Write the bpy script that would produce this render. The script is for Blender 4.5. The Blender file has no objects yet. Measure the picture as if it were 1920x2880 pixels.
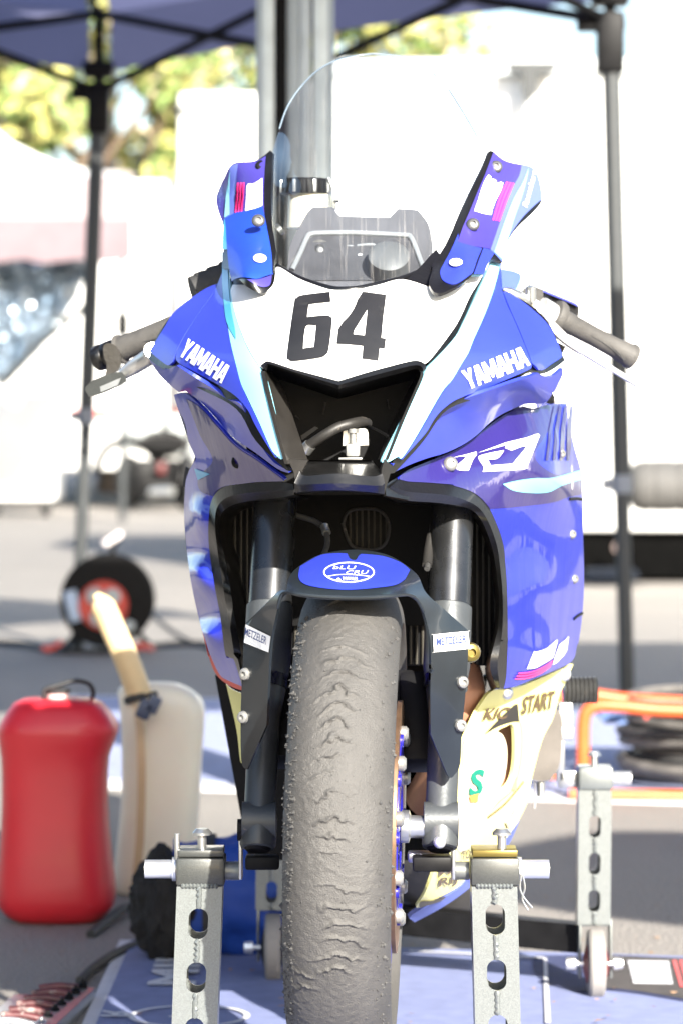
import bpy, bmesh, math, random
import numpy as np
from mathutils import Vector, Matrix, noise
from mathutils.geometry import delaunay_2d_cdt
random.seed(7); np.random.seed(7)
R = math.radians
scene = bpy.context.scene
COL = scene.collection

# ---------------------------------------------------------------- camera, light, exposure
F, CX, HZ, CH = 8800.0, 960.0, 1206.0, 0.87       # focal length / principal column / horizon row (photo pixels), eye height (m)
cam = bpy.data.objects.new('camera', bpy.data.cameras.new('camera'))
COL.objects.link(cam); scene.camera = cam
cam.location = (0, 0, CH); cam.rotation_euler = (R(90), 0, 0)
cam.data.sensor_fit = 'HORIZONTAL'; cam.data.sensor_width = 24.0; cam.data.lens = 24.0*F/1920
cam.data.shift_y = -(1440-HZ)/1920
cam.data.clip_start = 0.1; cam.data.clip_end = 2000
cam.data.dof.use_dof = True; cam.data.dof.focus_distance = 3.66; cam.data.dof.aperture_fstop = 6.3

SUN_AZ, SUN_EL = 20.0, 26.0     # degrees right of the view axis (behind the camera), above the horizon
world = bpy.data.worlds.new('World'); scene.world = world; world.use_nodes = True
nt = world.node_tree; nt.nodes.clear()
sky = nt.nodes.new('ShaderNodeTexSky'); sky.sky_type = 'NISHITA'; sky.sun_disc = False
sky.sun_elevation = R(SUN_EL); sky.sun_rotation = R(180-SUN_AZ); sky.dust_density = 1.5
bg = nt.nodes.new('ShaderNodeBackground'); bg.inputs['Strength'].default_value = 0.08
wo = nt.nodes.new('ShaderNodeOutputWorld')
nt.links.new(sky.outputs[0], bg.inputs[0]); nt.links.new(bg.outputs[0], wo.inputs[0])
sl = bpy.data.lights.new('sun', 'SUN'); sl.energy = 4.6; sl.angle = R(0.5); sl.color = (1, 0.94, 0.84)
sun = bpy.data.objects.new('sun', sl); COL.objects.link(sun); sun.location = (4, -6, 8)
sdir = Vector((math.sin(R(SUN_AZ))*math.cos(R(SUN_EL)), -math.cos(R(SUN_AZ))*math.cos(R(SUN_EL)), math.sin(R(SUN_EL))))
sun.rotation_euler = sdir.to_track_quat('Z', 'Y').to_euler()
vs = scene.view_settings
vs.view_transform = 'Standard'; vs.look = 'None'; vs.gamma = 1; vs.use_curve_mapping = False; vs.exposure = 2.0

# ---------------------------------------------------------------- helpers: measuring
def P(x, y, Y): return Vector(((x-CX)/F*Y, Y, CH-(y-HZ)/F*Y))
def gp(x, y):
    Y = F*CH/(y-HZ); return Vector(((x-CX)/F*Y, Y, 0.0))
def K(ox, oy, k, pts): return [(ox+p[0]/k, oy+p[1]/k)+tuple(p[2:]) for p in pts]
cA = lambda *p: K(568, 380, 4, p)
cB = lambda *p: K(960, 380, 4, p)
cC = lambda *p: K(1200, 400, 4, p)
cD = lambda *p: K(400, 740, 4, p)
cE = lambda *p: K(740, 740, 4, p)
cG = lambda *p: K(1130, 740, 4, p)
cH = lambda *p: K(400, 1060, 2, p)
cI = lambda *p: K(1000, 1060, 2, p)
cJ = lambda *p: K(600, 1500, 2, p)
cL = lambda *p: K(400, 2096, 2, p)
cM = lambda *p: K(1000, 1800, 2, p)
cN = lambda *p: K(0, 1800, 2, p)
cT = lambda *p: K(0, 2488, 4, p)
cU = lambda *p: K(1528, 2488, 4, p)
cV = lambda *p: K(200, 700, 3.136, p)
cW = lambda *p: K(700, 960, 3.015, p)
cX = lambda *p: K(1200, 1000, 3.136, p)
cY = lambda *p: K(1380, 740, 3.136, p)
DP = lambda *p: K(0, 0, 0.81667, p)     # overview pixels

class Field:
    """thin-plate depth surface through (x, y, depth) control points"""
    def __init__(s, pts, lam=0.0):
        p = np.array(pts, float); s.c = p[:, :2]/1000; n = len(p)
        d = np.linalg.norm(s.c[:, None]-s.c[None], axis=2)
        A = np.zeros((n+3, n+3)); A[:n, :n] = s.k(d)+lam*np.eye(n)
        A[:n, n] = 1; A[:n, n+1:] = s.c; A[n, :n] = 1; A[n+1:, :n] = s.c.T
        s.w = np.linalg.solve(A, np.r_[p[:, 2], 0, 0, 0]); s.n = n
    @staticmethod
    def k(d): return np.where(d > 1e-9, d*d*np.log(np.maximum(d, 1e-9)), 0)
    def __call__(s, x, y):
        q = np.stack([np.asarray(x, float), np.asarray(y, float)], -1)/1000
        d = np.linalg.norm(q[..., None, :]-s.c, axis=-1)
        return s.k(d)@s.w[:s.n]+s.w[s.n]+q@s.w[s.n+1:]
class Flat:
    def __init__(s, Y, gx=0, gy=0, x0=960, y0=1440): s.a = (Y, gx, gy, x0, y0)
    def __call__(s, x, y):
        Y, gx, gy, x0, y0 = s.a; return Y+gx*(np.asarray(x, float)-x0)/1000+gy*(np.asarray(y, float)-y0)/1000
class Off:
    def __init__(s, f, d): s.f, s.d = f, d
    def __call__(s, x, y): return s.f(x, y)+s.d

def cr(p0, p1, p2, p3, t):
    return tuple(0.5*((2*b)+(c-a)*t+(2*a-5*b+4*c-d)*t*t+(3*b-a-3*c+d)*t**3) for a, b, c, d in zip(p0, p1, p2, p3))
def smooth(pts, closed=True, seg=5):
    """Catmull-Rom through points; a third element marks a sharp corner"""
    n = len(pts); out = []
    for i in range(n if closed else n-1):
        a, b = pts[i], pts[(i+1) % n]
        pa = pts[(i-1) % n] if (closed or i > 0) else a
        pb = pts[(i+2) % n] if (closed or i+2 < n) else b
        if len(a) > 2: pa = a
        if len(b) > 2: pb = b
        if len(a) > 2 and len(b) > 2: out.append(a[:2]); continue
        for j in range(seg): out.append(cr(pa[:2], a[:2], b[:2], pb[:2], j/seg))
    if not closed: out.append(pts[-1][:2])
    return out
def sm3(pts, seg=6):
    pts = [tuple(p) for p in pts]; n = len(pts); out = []
    for i in range(n-1):
        a, b = pts[i], pts[i+1]; pa = pts[i-1] if i else a; pb = pts[i+2] if i+2 < n else b
        for j in range(seg): out.append(Vector(cr(pa, a, b, pb, j/seg)))
    out.append(Vector(pts[-1])); return out
def inside(poly, x, y):
    x = np.asarray(x); y = np.asarray(y); r = np.zeros(x.shape, bool); n = len(poly)
    for i in range(n):
        x1, y1 = poly[i][:2]; x2, y2 = poly[(i+1) % n][:2]
        if y1 == y2: continue
        c = ((y1 > y) != (y2 > y)) & (x < (x2-x1)*(y-y1)/(y2-y1)+x1); r ^= c
    return r

# ---------------------------------------------------------------- helpers: materials
MATS = {}
def M(name, col, rough=.5, metal=0, coat=0, var=.12, vs_=18, bump=0, bs=200, spec=.5, crough=.04, dirt=None, dscale=30, dth=.62, alpha=None, trans=0, ss=0):
    m = bpy.data.materials.new(name); m.use_nodes = True; MATS[name] = m
    t = m.node_tree; b = t.nodes['Principled BSDF']; L = t.links.new
    tc = t.nodes.new('ShaderNodeTexCoord')
    nz = t.nodes.new('ShaderNodeTexNoise'); nz.inputs['Scale'].default_value = vs_; nz.inputs['Detail'].default_value = 5
    L(tc.outputs['Object'], nz.inputs['Vector'])
    rp = t.nodes.new('ShaderNodeValToRGB'); c = np.array(col)
    rp.color_ramp.elements[0].position = .3; rp.color_ramp.elements[1].position = .7
    rp.color_ramp.elements[0].color = (*np.clip(c*(1-var), 0, 1), 1); rp.color_ramp.elements[1].color = (*np.clip(c*(1+var), 0, 1), 1)
    L(nz.outputs['Fac'], rp.inputs['Fac']); out = rp.outputs['Color']
    if dirt:
        n2 = t.nodes.new('ShaderNodeTexNoise'); n2.inputs['Scale'].default_value = dscale; n2.inputs['Detail'].default_value = 8; n2.inputs['Roughness'].default_value = .7
        L(tc.outputs['Object'], n2.inputs['Vector'])
        r2 = t.nodes.new('ShaderNodeValToRGB'); r2.color_ramp.elements[0].position = dth; r2.color_ramp.elements[1].position = min(dth+.12, 1)
        L(n2.outputs['Fac'], r2.inputs['Fac'])
        mx = t.nodes.new('ShaderNodeMix'); mx.data_type = 'RGBA'; mx.inputs['B'].default_value = (*dirt, 1)
        L(r2.outputs['Color'], mx.inputs['Factor']); L(out, mx.inputs['A']); out = mx.outputs['Result']
    L(out, b.inputs['Base Color'])
    b.inputs['Roughness'].default_value = rough; b.inputs['Metallic'].default_value = metal
    b.inputs['Specular IOR Level'].default_value = spec
    b.inputs['Coat Weight'].default_value = coat; b.inputs['Coat Roughness'].default_value = crough
    if trans: b.inputs['Transmission Weight'].default_value = trans
    if ss: b.inputs['Subsurface Weight'].default_value = ss; b.inputs['Subsurface Radius'].default_value = (.03, .02, .015)
    # slight roughness break-up
    mr = t.nodes.new('ShaderNodeMapRange'); mr.inputs['To Min'].default_value = max(0, rough-.06); mr.inputs['To Max'].default_value = min(1, rough+.08)
    L(nz.outputs['Fac'], mr.inputs['Value']); L(mr.outputs['Result'], b.inputs['Roughness'])
    if bump:
        n3 = t.nodes.new('ShaderNodeTexNoise'); n3.inputs['Scale'].default_value = bs; n3.inputs['Detail'].default_value = 6
        L(tc.outputs['Object'], n3.inputs['Vector'])
        bp = t.nodes.new('ShaderNodeBump'); bp.inputs['Strength'].default_value = bump; bp.inputs['Distance'].default_value = .004
        L(n3.outputs['Fac'], bp.inputs['Height']); L(bp.outputs['Normal'], b.inputs['Normal'])
    return m

blue = M('blue_paint', (.026, .044, .43), .42, 0, .55, .06, 9, dirt=(.12, .14, .4), dscale=160, dth=.74, crough=.06)
wetblue = M('glossy_blue_paint', (.016, .028, .4), .3, 0, 1, .06, 7, bump=.1, bs=17, crough=.03)
navy = M('navy_vinyl', (.022, .014, .125), .3, 0, 1, .08, 8, dirt=(.1, .08, .3), dscale=120, dth=.74, bump=.14, bs=22)
navy2 = M('navy_sticker', (.045, .035, .24), .42, 0, .35, .08, 8, dirt=(.2, .18, .4), dscale=170, dth=.72)
lilac = M('lilac_vinyl', (.1, .135, .45), .42, 0, .3, .05)
for q_ in (wetblue, navy):      # long vertical waviness of the thin moulded panels
    t_ = q_.node_tree; t_.nodes['Principled BSDF'].inputs['Coat IOR'].default_value = 1.65
    n_ = t_.nodes['Bump'].inputs['Height'].links[0].from_node; m_ = t_.nodes.new('ShaderNodeMapping'); m_.inputs['Scale'].default_value = (1.5, 1.5, .16)
    t_.links.new(n_.inputs['Vector'].links[0].from_socket, m_.inputs['Vector']); t_.links.new(m_.outputs[0], n_.inputs['Vector']); n_.inputs['Detail'].default_value = 3
    t_.links.new(t_.nodes['Bump'].outputs[0], t_.nodes['Principled BSDF'].inputs['Coat Normal']); t_.nodes['Bump'].inputs['Strength'].default_value = .3
tape = M('blue_tape', (.012, .055, .45), .45, 0, .2, .1, 6, bump=.12, bs=22)
cyanv = M('bright_cyan_vinyl', (.2, .58, .72), .35, 0, .5, .06, 9)
teal = M('cyan_vinyl', (.25, .56, .68), .35, 0, .5, .06, 9)
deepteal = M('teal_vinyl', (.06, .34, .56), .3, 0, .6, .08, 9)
whitep = M('white_vinyl', (.82, .82, .8), .35, 0, .4, .03, 12, dirt=(.6, .6, .58), dscale=200, dth=.76)
whitel = M('white_lettering', (.84, .84, .84), .4, 0, .2, .02)
pink = M('pink_vinyl', (.72, .05, .26), .4, 0, .2, .04)
numblack = M('matt_black_vinyl', (.013, .013, .014), .42, 0, .15, .35, 14, dirt=(.05, .05, .048), dscale=16, dth=.58)
blackpl = M('black_plastic', (.006, .006, .0062), .32, 0, .2, .25, 30, dirt=(.14, .13, .12), dscale=230, dth=.74, bump=.08, bs=160)
dullblack = M('dull_black', (.0055, .0055, .006), .5, 0, 0, .3, 30, dirt=(.035, .032, .03), dscale=260, dth=.74, spec=.14)
coverblk = M('cover_black', (.003, .003, .0033), .6, 0, 0, .4, 12, dirt=(.02, .019, .018), dscale=70, dth=.68, spec=.1)
dustblack = M('dusty_black', (.02, .019, .018), .5, 0, 0, .3, 12, dirt=(.14, .12, .1), dscale=60, dth=.6, bump=.1, bs=120)
brownblk = M('lit_worn_brown_black', (.022, .02, .018), .42, 0, .2, .3, 20, dirt=(.25, .22, .18), dscale=120, dth=.7)  # on the left intake wall its tone stands for sunlight
fendm = M('fender_satin', (.012, .016, .02), .32, 0.0, .25, .15, 20, dirt=(.16, .15, .14), dscale=220, dth=.73)
forkm = M('fork_anodised', (.07, .072, .075), .26, .85, 0, .15, 30, dirt=(.32, .29, .22), dscale=180, dth=.73)
forklow = M('fork_lower_paint', (.06, .066, .07), .42, .35, 0, .15, 24, dirt=(.24, .2, .16), dscale=90, dth=.66, bump=.08, bs=260)
fastm = M('plain_fastener', (.28, .28, .27), .42, .6)
boltm = M('dark_bolt', (.13, .13, .13), .42, .7)
steel = M('zinc_steel', (.55, .56, .55), .3, .9, 0, .12, 40, dirt=(.3, .28, .24), dscale=120, dth=.66)
chrome = M('bright_metal', (.78, .78, .76), .34, .85, 0, .08, 40)
bronze = M('bronze_disc', (.36, .22, .13), .34, .85, 0, .2, 60)
rimblue = M('blue_rim', (.02, .018, .32), .3, .3, .7, .08)
rubber = M('rubber', (.03, .03, .03), .7, 0, 0, .2, 40, bump=.2, bs=300)
gripr = M('worn_grip_rubber', (.065, .062, .058), .62, 0, 0, .2, 50, bump=.25, bs=420, dirt=(.3, .25, .17), dscale=70, dth=.66)
yellow = M('yellow_vinyl', (.86, .81, .3), .4, 0, .4, .08, 10, dirt=(.55, .45, .2), dscale=140, dth=.73)
cream = M('cream_vinyl', (.82, .74, .52), .45, 0, .2, .06, 9)
tanp = M('tan_heat_stain', (.4, .2, .12), .45, .2, 0, .25, 14)
brownink = M('brown_ink', (.1, .065, .03), .5, 0, .2, .15)
greenink = M('green_ink', (.0, .2, .13), .5, 0, .2, .1)
orangeink = M('orange_ink', (.7, .3, .06), .5, 0, .2, .1)
blueink = M('dark_blue_ink', (.03, .05, .16), .5, 0, .1, .1)
enginem = M('engine_cover', (.11, .1, .09), .45, .4, 0, .25, 20, dirt=(.2, .17, .13), dscale=90, dth=.62)
standm = M('grey_powder_coat', (.165, .18, .177), .34, .5, .2, .32, 1300, bump=.1, bs=1100, dirt=(.4, .4, .38), dscale=300, dth=.7)
blockm = M('dark_powder_coat', (.05, .053, .05), .36, .3, .2, .35, 1300, bump=.14, bs=1000)
brassy = M('olive_zinc', (.15, .115, .03), .35, .7, 0, .15)
redpl = M('red_plastic', (.55, .018, .03), .42, 0, .1, .08, 6, ss=.12)
jugpl = M('milky_plastic', (.8, .74, .6), .45, 0, .1, .06, 5, ss=.3)
amber = M('amber_fuel_stain', (.52, .38, .22), .45, 0, .1, .12, 6)
hosepl = M('cream_hose', (.66, .5, .27), .5, 0, .1, .1, 12, ss=.2)
capblue = M('slate_cap', (.06, .08, .13), .5)
cloth = M('blue_nylon', (.008, .05, .3), .6, 0, 0, .15, 14, bump=.3, bs=60)
fuzz = M('black_foam', (.012, .012, .013), .9, 0, 0, .4, 30, bump=.5, bs=120)
matblue = M('blue_mat', (.18, .21, .37), .85, 0, 0, .1, 30, bump=.35, bs=500, dirt=(.22, .25, .42), dscale=60, dth=.66)
matdark = M('shaded_navy_mat', (.03, .04, .11), .85, 0, 0, .15, 30, bump=.3, bs=400)
matblk = M('black_mat', (.055, .048, .045), .85, 0, 0, .2, 30, bump=.3, bs=400, dirt=(.3, .22, .14), dscale=90, dth=.72)
matwhite = M('mat_white_print', (.6, .6, .62), .8, 0, 0, .06)
matred = M('mat_red_print', (.6, .1, .1), .8)
canopy = M('navy_canopy', (.075, .08, .17), .75, 0, 0, .08, 5, bump=.15, bs=40)
def cloth_mat(name, col, trans):
    m = M(name, col, .8, 0, 0, .06, 5, bump=.12, bs=40); t = m.node_tree; b = t.nodes['Principled BSDF']; o = t.nodes['Material Output']
    tr = t.nodes.new('ShaderNodeBsdfTranslucent'); tr.inputs[0].default_value = (*trans, 1); mx = t.nodes.new('ShaderNodeMixShader'); mx.inputs[0].default_value = .5
    t.links.new(b.outputs[0], mx.inputs[1]); t.links.new(tr.outputs[0], mx.inputs[2]); t.links.new(mx.outputs[0], o.inputs[0]); return m
canopy = cloth_mat('navy_canopy_cloth', (.11, .115, .2), (.2, .21, .36))
canprint = M('canopy_print', (.3, .32, .4), .8, 0, 0, .05)
alu = M('aluminium_post', (.3, .36, .42), .45, .2, 0, .06, 12)
alud = M('dark_seal', (.005, .005, .006), .7, spec=.1)
polem = M('grey_steel_pole', (.034, .038, .04), .5, .1, 0, .1)
trailw = M('white_trailer', (.82, .82, .8), .4, 0, .3, .03, 3)
trailg = M('trailer_grey', (.4, .43, .43), .5, .2, 0, .08)
redrf = M('red_reflector', (.55, .06, .04), .4)
pinkc = M('faded_maroon_canopy', (.165, .12, .133), .8, 0, 0, .12, 4)
whitec = M('white_canopy', (.8, .8, .79), .8, 0, 0, .03, 3)
foil = M('silver_foil', (.42, .48, .54), .2, .9, 0, .12, 14, bump=.9, bs=9)
orange = M('orange_tube', (.62, .1, .02), .38, 0, .3, .08)
cablem = M('dusty_black_hose', (.09, .085, .08), .6, 0, 0, .3, 20)
barkm = M('bark', (.14, .1, .07), .9, 0, 0, .3, 20, bump=.5)
leafg = M('green_leaves', (.16, .23, .07), .6, 0, 0, .3, 3)
leafy = M('yellow_leaves', (.44, .42, .14), .6, 0, 0, .3, 3)
leafo = M('tan_leaves', (.6, .5, .34), .6, 0, 0, .3, 3)
brownp = M('brown_post', (.25, .15, .1), .7)
hillm = M('hazy_hill', (.16, .2, .26), .95, 0, 0, .25, .06)

def glassy():
    m = bpy.data.materials.new('clear_screen'); m.use_nodes = True; t = m.node_tree; t.nodes.clear(); L = t.links.new
    o = t.nodes.new('ShaderNodeOutputMaterial'); tr = t.nodes.new('ShaderNodeBsdfTransparent'); tr.inputs[0].default_value = (.945, .96, .97, 1)
    gl = t.nodes.new('ShaderNodeBsdfGlossy'); gl.inputs['Roughness'].default_value = .03
    fr = t.nodes.new('ShaderNodeFresnel'); fr.inputs[0].default_value = 1.47
    ge = t.nodes.new('ShaderNodeNewGeometry'); iv = t.nodes.new('ShaderNodeMath'); iv.operation = 'SUBTRACT'; iv.inputs[0].default_value = 1; L(ge.outputs['Backfacing'], iv.inputs[1])
    fm = t.nodes.new('ShaderNodeMath'); fm.operation = 'MULTIPLY'; L(fr.outputs[0], fm.inputs[0]); L(iv.outputs[0], fm.inputs[1])
    mx = t.nodes.new('ShaderNodeMixShader'); L(fm.outputs[0], mx.inputs[0]); L(tr.outputs[0], mx.inputs[1]); L(gl.outputs[0], mx.inputs[2])
    # dust streaks running down the screen
    tc = t.nodes.new('ShaderNodeTexCoord'); mp = t.nodes.new('ShaderNodeMapping'); mp.inputs['Scale'].default_value = (240, 9, 9)
    nz = t.nodes.new('ShaderNodeTexNoise'); nz.inputs['Scale'].default_value = 1; nz.inputs['Detail'].default_value = 3
    L(tc.outputs['Object'], mp.inputs[0]); L(mp.outputs[0], nz.inputs['Vector'])
    rp = t.nodes.new('ShaderNodeValToRGB'); rp.color_ramp.elements[0].position = .55; rp.color_ramp.elements[1].position = .95
    rp.color_ramp.elements[0].color = (.012,)*3+(1,); rp.color_ramp.elements[1].color = (.26,)*3+(1,)
    L(nz.outputs['Fac'], rp.inputs[0])
    df = t.nodes.new('ShaderNodeBsdfDiffuse'); df.inputs[0].default_value = (.6, .58, .55, 1)
    f2 = t.nodes.new('ShaderNodeMath'); f2.operation = 'MULTIPLY'; L(rp.outputs[0], f2.inputs[0]); L(iv.outputs[0], f2.inputs[1])
    m2 = t.nodes.new('ShaderNodeMixShader'); L(f2.outputs[0], m2.inputs[0]); L(mx.outputs[0], m2.inputs[1]); L(df.outputs[0], m2.inputs[2])
    L(m2.outputs[0], o.inputs[0]); return m
clear = glassy()

def tread_mat():
    m = M('worn_slick_rubber', (.066, .0635, .06), .54, 0, 0, .14, 26, bump=.5, bs=700, dirt=(.27, .265, .26), dscale=430, dth=.64)
    return m
tread = tread_mat()
def asphalt_mat():
    m = bpy.data.materials.new('asphalt'); m.use_nodes = True; t = m.node_tree; b = t.nodes['Principled BSDF']; L = t.links.new
    tc = t.nodes.new('ShaderNodeTexCoord')
    n1 = t.nodes.new('ShaderNodeTexNoise'); n1.inputs['Scale'].default_value = 160; n1.inputs['Detail'].default_value = 8; n1.inputs['Roughness'].default_value = .75
    n2 = t.nodes.new('ShaderNodeTexNoise'); n2.inputs['Scale'].default_value = 1.3; n2.inputs['Detail'].default_value = 5
    v = t.nodes.new('ShaderNodeTexVoronoi'); v.inputs['Scale'].default_value = 120
    for n in (n1, n2, v): L(tc.outputs['Object'], n.inputs['Vector'])
    r1 = t.nodes.new('ShaderNodeValToRGB'); r1.color_ramp.elements[0].position = .35; r1.color_ramp.elements[1].position = .72
    r1.color_ramp.elements[0].color = (.155, .145, .135, 1); r1.color_ramp.elements[1].color = (.33, .31, .285, 1)
    L(n1.outputs['Fac'], r1.inputs[0])
    r2 = t.nodes.new('ShaderNodeValToRGB'); r2.color_ramp.elements[0].color = (.8, .8, .8, 1); r2.color_ramp.elements[1].color = (1.15, 1.12, 1.08, 1)
    L(n2.outputs['Fac'], r2.inputs[0])
    mx = t.nodes.new('ShaderNodeMix'); mx.data_type = 'RGBA'; mx.blend_type = 'MULTIPLY'; mx.inputs['Factor'].default_value = 1
    L(r1.outputs[0], mx.inputs['A']); L(r2.outputs[0], mx.inputs['B']); L(mx.outputs['Result'], b.inputs['Base Color'])
    b.inputs['Roughness'].default_value = .85
    bp = t.nodes.new('ShaderNodeBump'); bp.inputs['Strength'].default_value = .6; bp.inputs['Distance'].default_value = .006
    L(v.outputs['Distance'], bp.inputs['Height']); L(bp.outputs[0], b.inputs['Normal'])
    return m
asphalt = asphalt_mat()

# ---------------------------------------------------------------- helpers: objects
def tag(o, label=None, cat=None, group=None, kind=None):
    if label: o['label'] = label
    if cat: o['category'] = cat
    if group: o['group'] = group
    if kind: o['kind'] = kind
    return o
def thing(name, label, cat, loc, group=None):
    o = bpy.data.objects.new(name, None); COL.objects.link(o); o.location = loc; o.empty_display_size = .05
    return tag(o, label, cat, group)
def link(name, me, mat, parent=None):
    if mat: me.materials.append(mat)
    o = bpy.data.objects.new(name, me); COL.objects.link(o)
    if parent is not None:
        o.parent = parent
        if parent.type == 'EMPTY': o.matrix_parent_inverse = Matrix.Translation(-Vector(parent.location))
    return o
def part(name, geo, mat, parent=None, ang=40, label=None, kind=None):
    V, Fc = geo; me = bpy.data.meshes.new(name)
    me.from_pydata([tuple(v) for v in V], [], [tuple(f) for f in Fc]); me.validate(); me.update()
    bm = bmesh.new(); bm.from_mesh(me); bmesh.ops.recalc_face_normals(bm, faces=bm.faces); bm.to_mesh(me); bm.free()
    me.shade_smooth(); me.set_sharp_from_angle(angle=R(ang))
    o = link(name, me, mat, parent)
    if label: o['label'] = label
    if kind: o['kind'] = kind
    return o
def solo(name, geo, mat, label, cat, base, group=None, ang=40):
    """a top-level thing that is one mesh, its origin at base"""
    b = Vector(base); o = part(name, ([Vector(v)-b for v in geo[0]], geo[1]), mat, None, ang); o.location = b
    return tag(o, label, cat, group)
def join(*gs):
    V, Fc = [], []
    for g in gs:
        n = len(V); V += list(g[0]); Fc += [tuple(i+n for i in f) for f in g[1]]
    return V, Fc
def frame(d):
    d = d.normalized(); u = Vector((0, 0, 1)) if abs(d.z) < .9 else Vector((1, 0, 0))
    a = u.cross(d).normalized(); return a, d.cross(a)
def tube(pts, r, n=14, cap=True, flat=1.0):
    pts = [Vector(p) if len(p) == 3 and not isinstance(p, tuple) else Vector(p) for p in pts]
    N = len(pts); rs = r if isinstance(r, (list, tuple)) else [r]*N; V, Fc = [], []
    a = None
    for i in range(N):
        d = (pts[min(i+1, N-1)]-pts[max(i-1, 0)]).normalized()
        if a is None: a, b = frame(d)
        else:
            a = (a-d*a.dot(d)).normalized(); b = d.cross(a)
        for k in range(n):
            th = 2*math.pi*k/n; V.append(pts[i]+a*math.cos(th)*rs[i]+b*math.sin(th)*rs[i]*flat)
    for i in range(N-1):
        for k in range(n): Fc.append((i*n+k, i*n+(k+1) % n, (i+1)*n+(k+1) % n, (i+1)*n+k))
    if cap: Fc += [tuple(range(n))[::-1], tuple(range((N-1)*n, N*n))]
    return V, Fc
def lathe(prof, o, d, n=32, cap=True):
    """prof: (radius, distance along d)"""
    o = Vector(o); a, b = frame(Vector(d)); d = Vector(d).normalized(); V, Fc = [], []
    for r, h in prof:
        for k in range(n):
            th = 2*math.pi*k/n; V.append(o+d*h+a*math.cos(th)*r+b*math.sin(th)*r)
    for i in range(len(prof)-1):
        for k in range(n): Fc.append((i*n+k, i*n+(k+1) % n, (i+1)*n+(k+1) % n, (i+1)*n+k))
    if cap: Fc += [tuple(range(n))[::-1], tuple(range((len(prof)-1)*n, len(prof)*n))]
    return V, Fc
def box(c, s, rot=None, bev=.003):
    bm = bmesh.new(); bmesh.ops.create_cube(bm, size=1)
    for v in bm.verts: v.co = Vector((v.co.x*s[0], v.co.y*s[1], v.co.z*s[2]))
    if bev: bmesh.ops.bevel(bm, geom=list(bm.edges), offset=min(bev, min(s)*.45), segments=2, affect='EDGES', profile=.5)
    m = Matrix.Translation(Vector(c)) @ (rot.to_4x4() if rot else Matrix())
    bm.verts.ensure_lookup_table(); V = [m@v.co for v in bm.verts]; Fc = [tuple(v.index for v in f.verts) for f in bm.faces]; bm.free()
    return V, Fc
def rz(a): return Matrix.Rotation(R(a), 3, 'Z')
def ry(a): return Matrix.Rotation(R(a), 3, 'Y')
def rx(a): return Matrix.Rotation(R(a), 3, 'X')
def loft(rings, cap=True):
    n = len(rings[0]); V = [v for r in rings for v in r]; Fc = []
    for i in range(len(rings)-1):
        for k in range(n): Fc.append((i*n+k, i*n+(k+1) % n, (i+1)*n+(k+1) % n, (i+1)*n+k))
    if cap: Fc += [tuple(range(n))[::-1], tuple(range((len(rings)-1)*n, len(rings)*n))]
    return V, Fc
def strip(A, B):
    n = len(A); return list(A)+list(B), [(i, i+1, n+i+1, n+i) for i in range(n-1)]
def px3(pts): return [P(*p) for p in pts]
def slab(pts2, f, thick):
    """closed outline (px,py) at depth f, extruded back by thick"""
    x = [p[0] for p in pts2]; y = [p[1] for p in pts2]; Y = f(x, y)
    A = [P(a, b, c) for a, b, c in zip(x, y, Y)]; n = len(A); B = [v+Vector((0, thick, 0)) for v in A]
    return A+B, [tuple(range(n)), tuple(range(2*n-1, n-1, -1))]+[(i, i+n, (i+1) % n+n, (i+1) % n) for i in range(n)]

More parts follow.
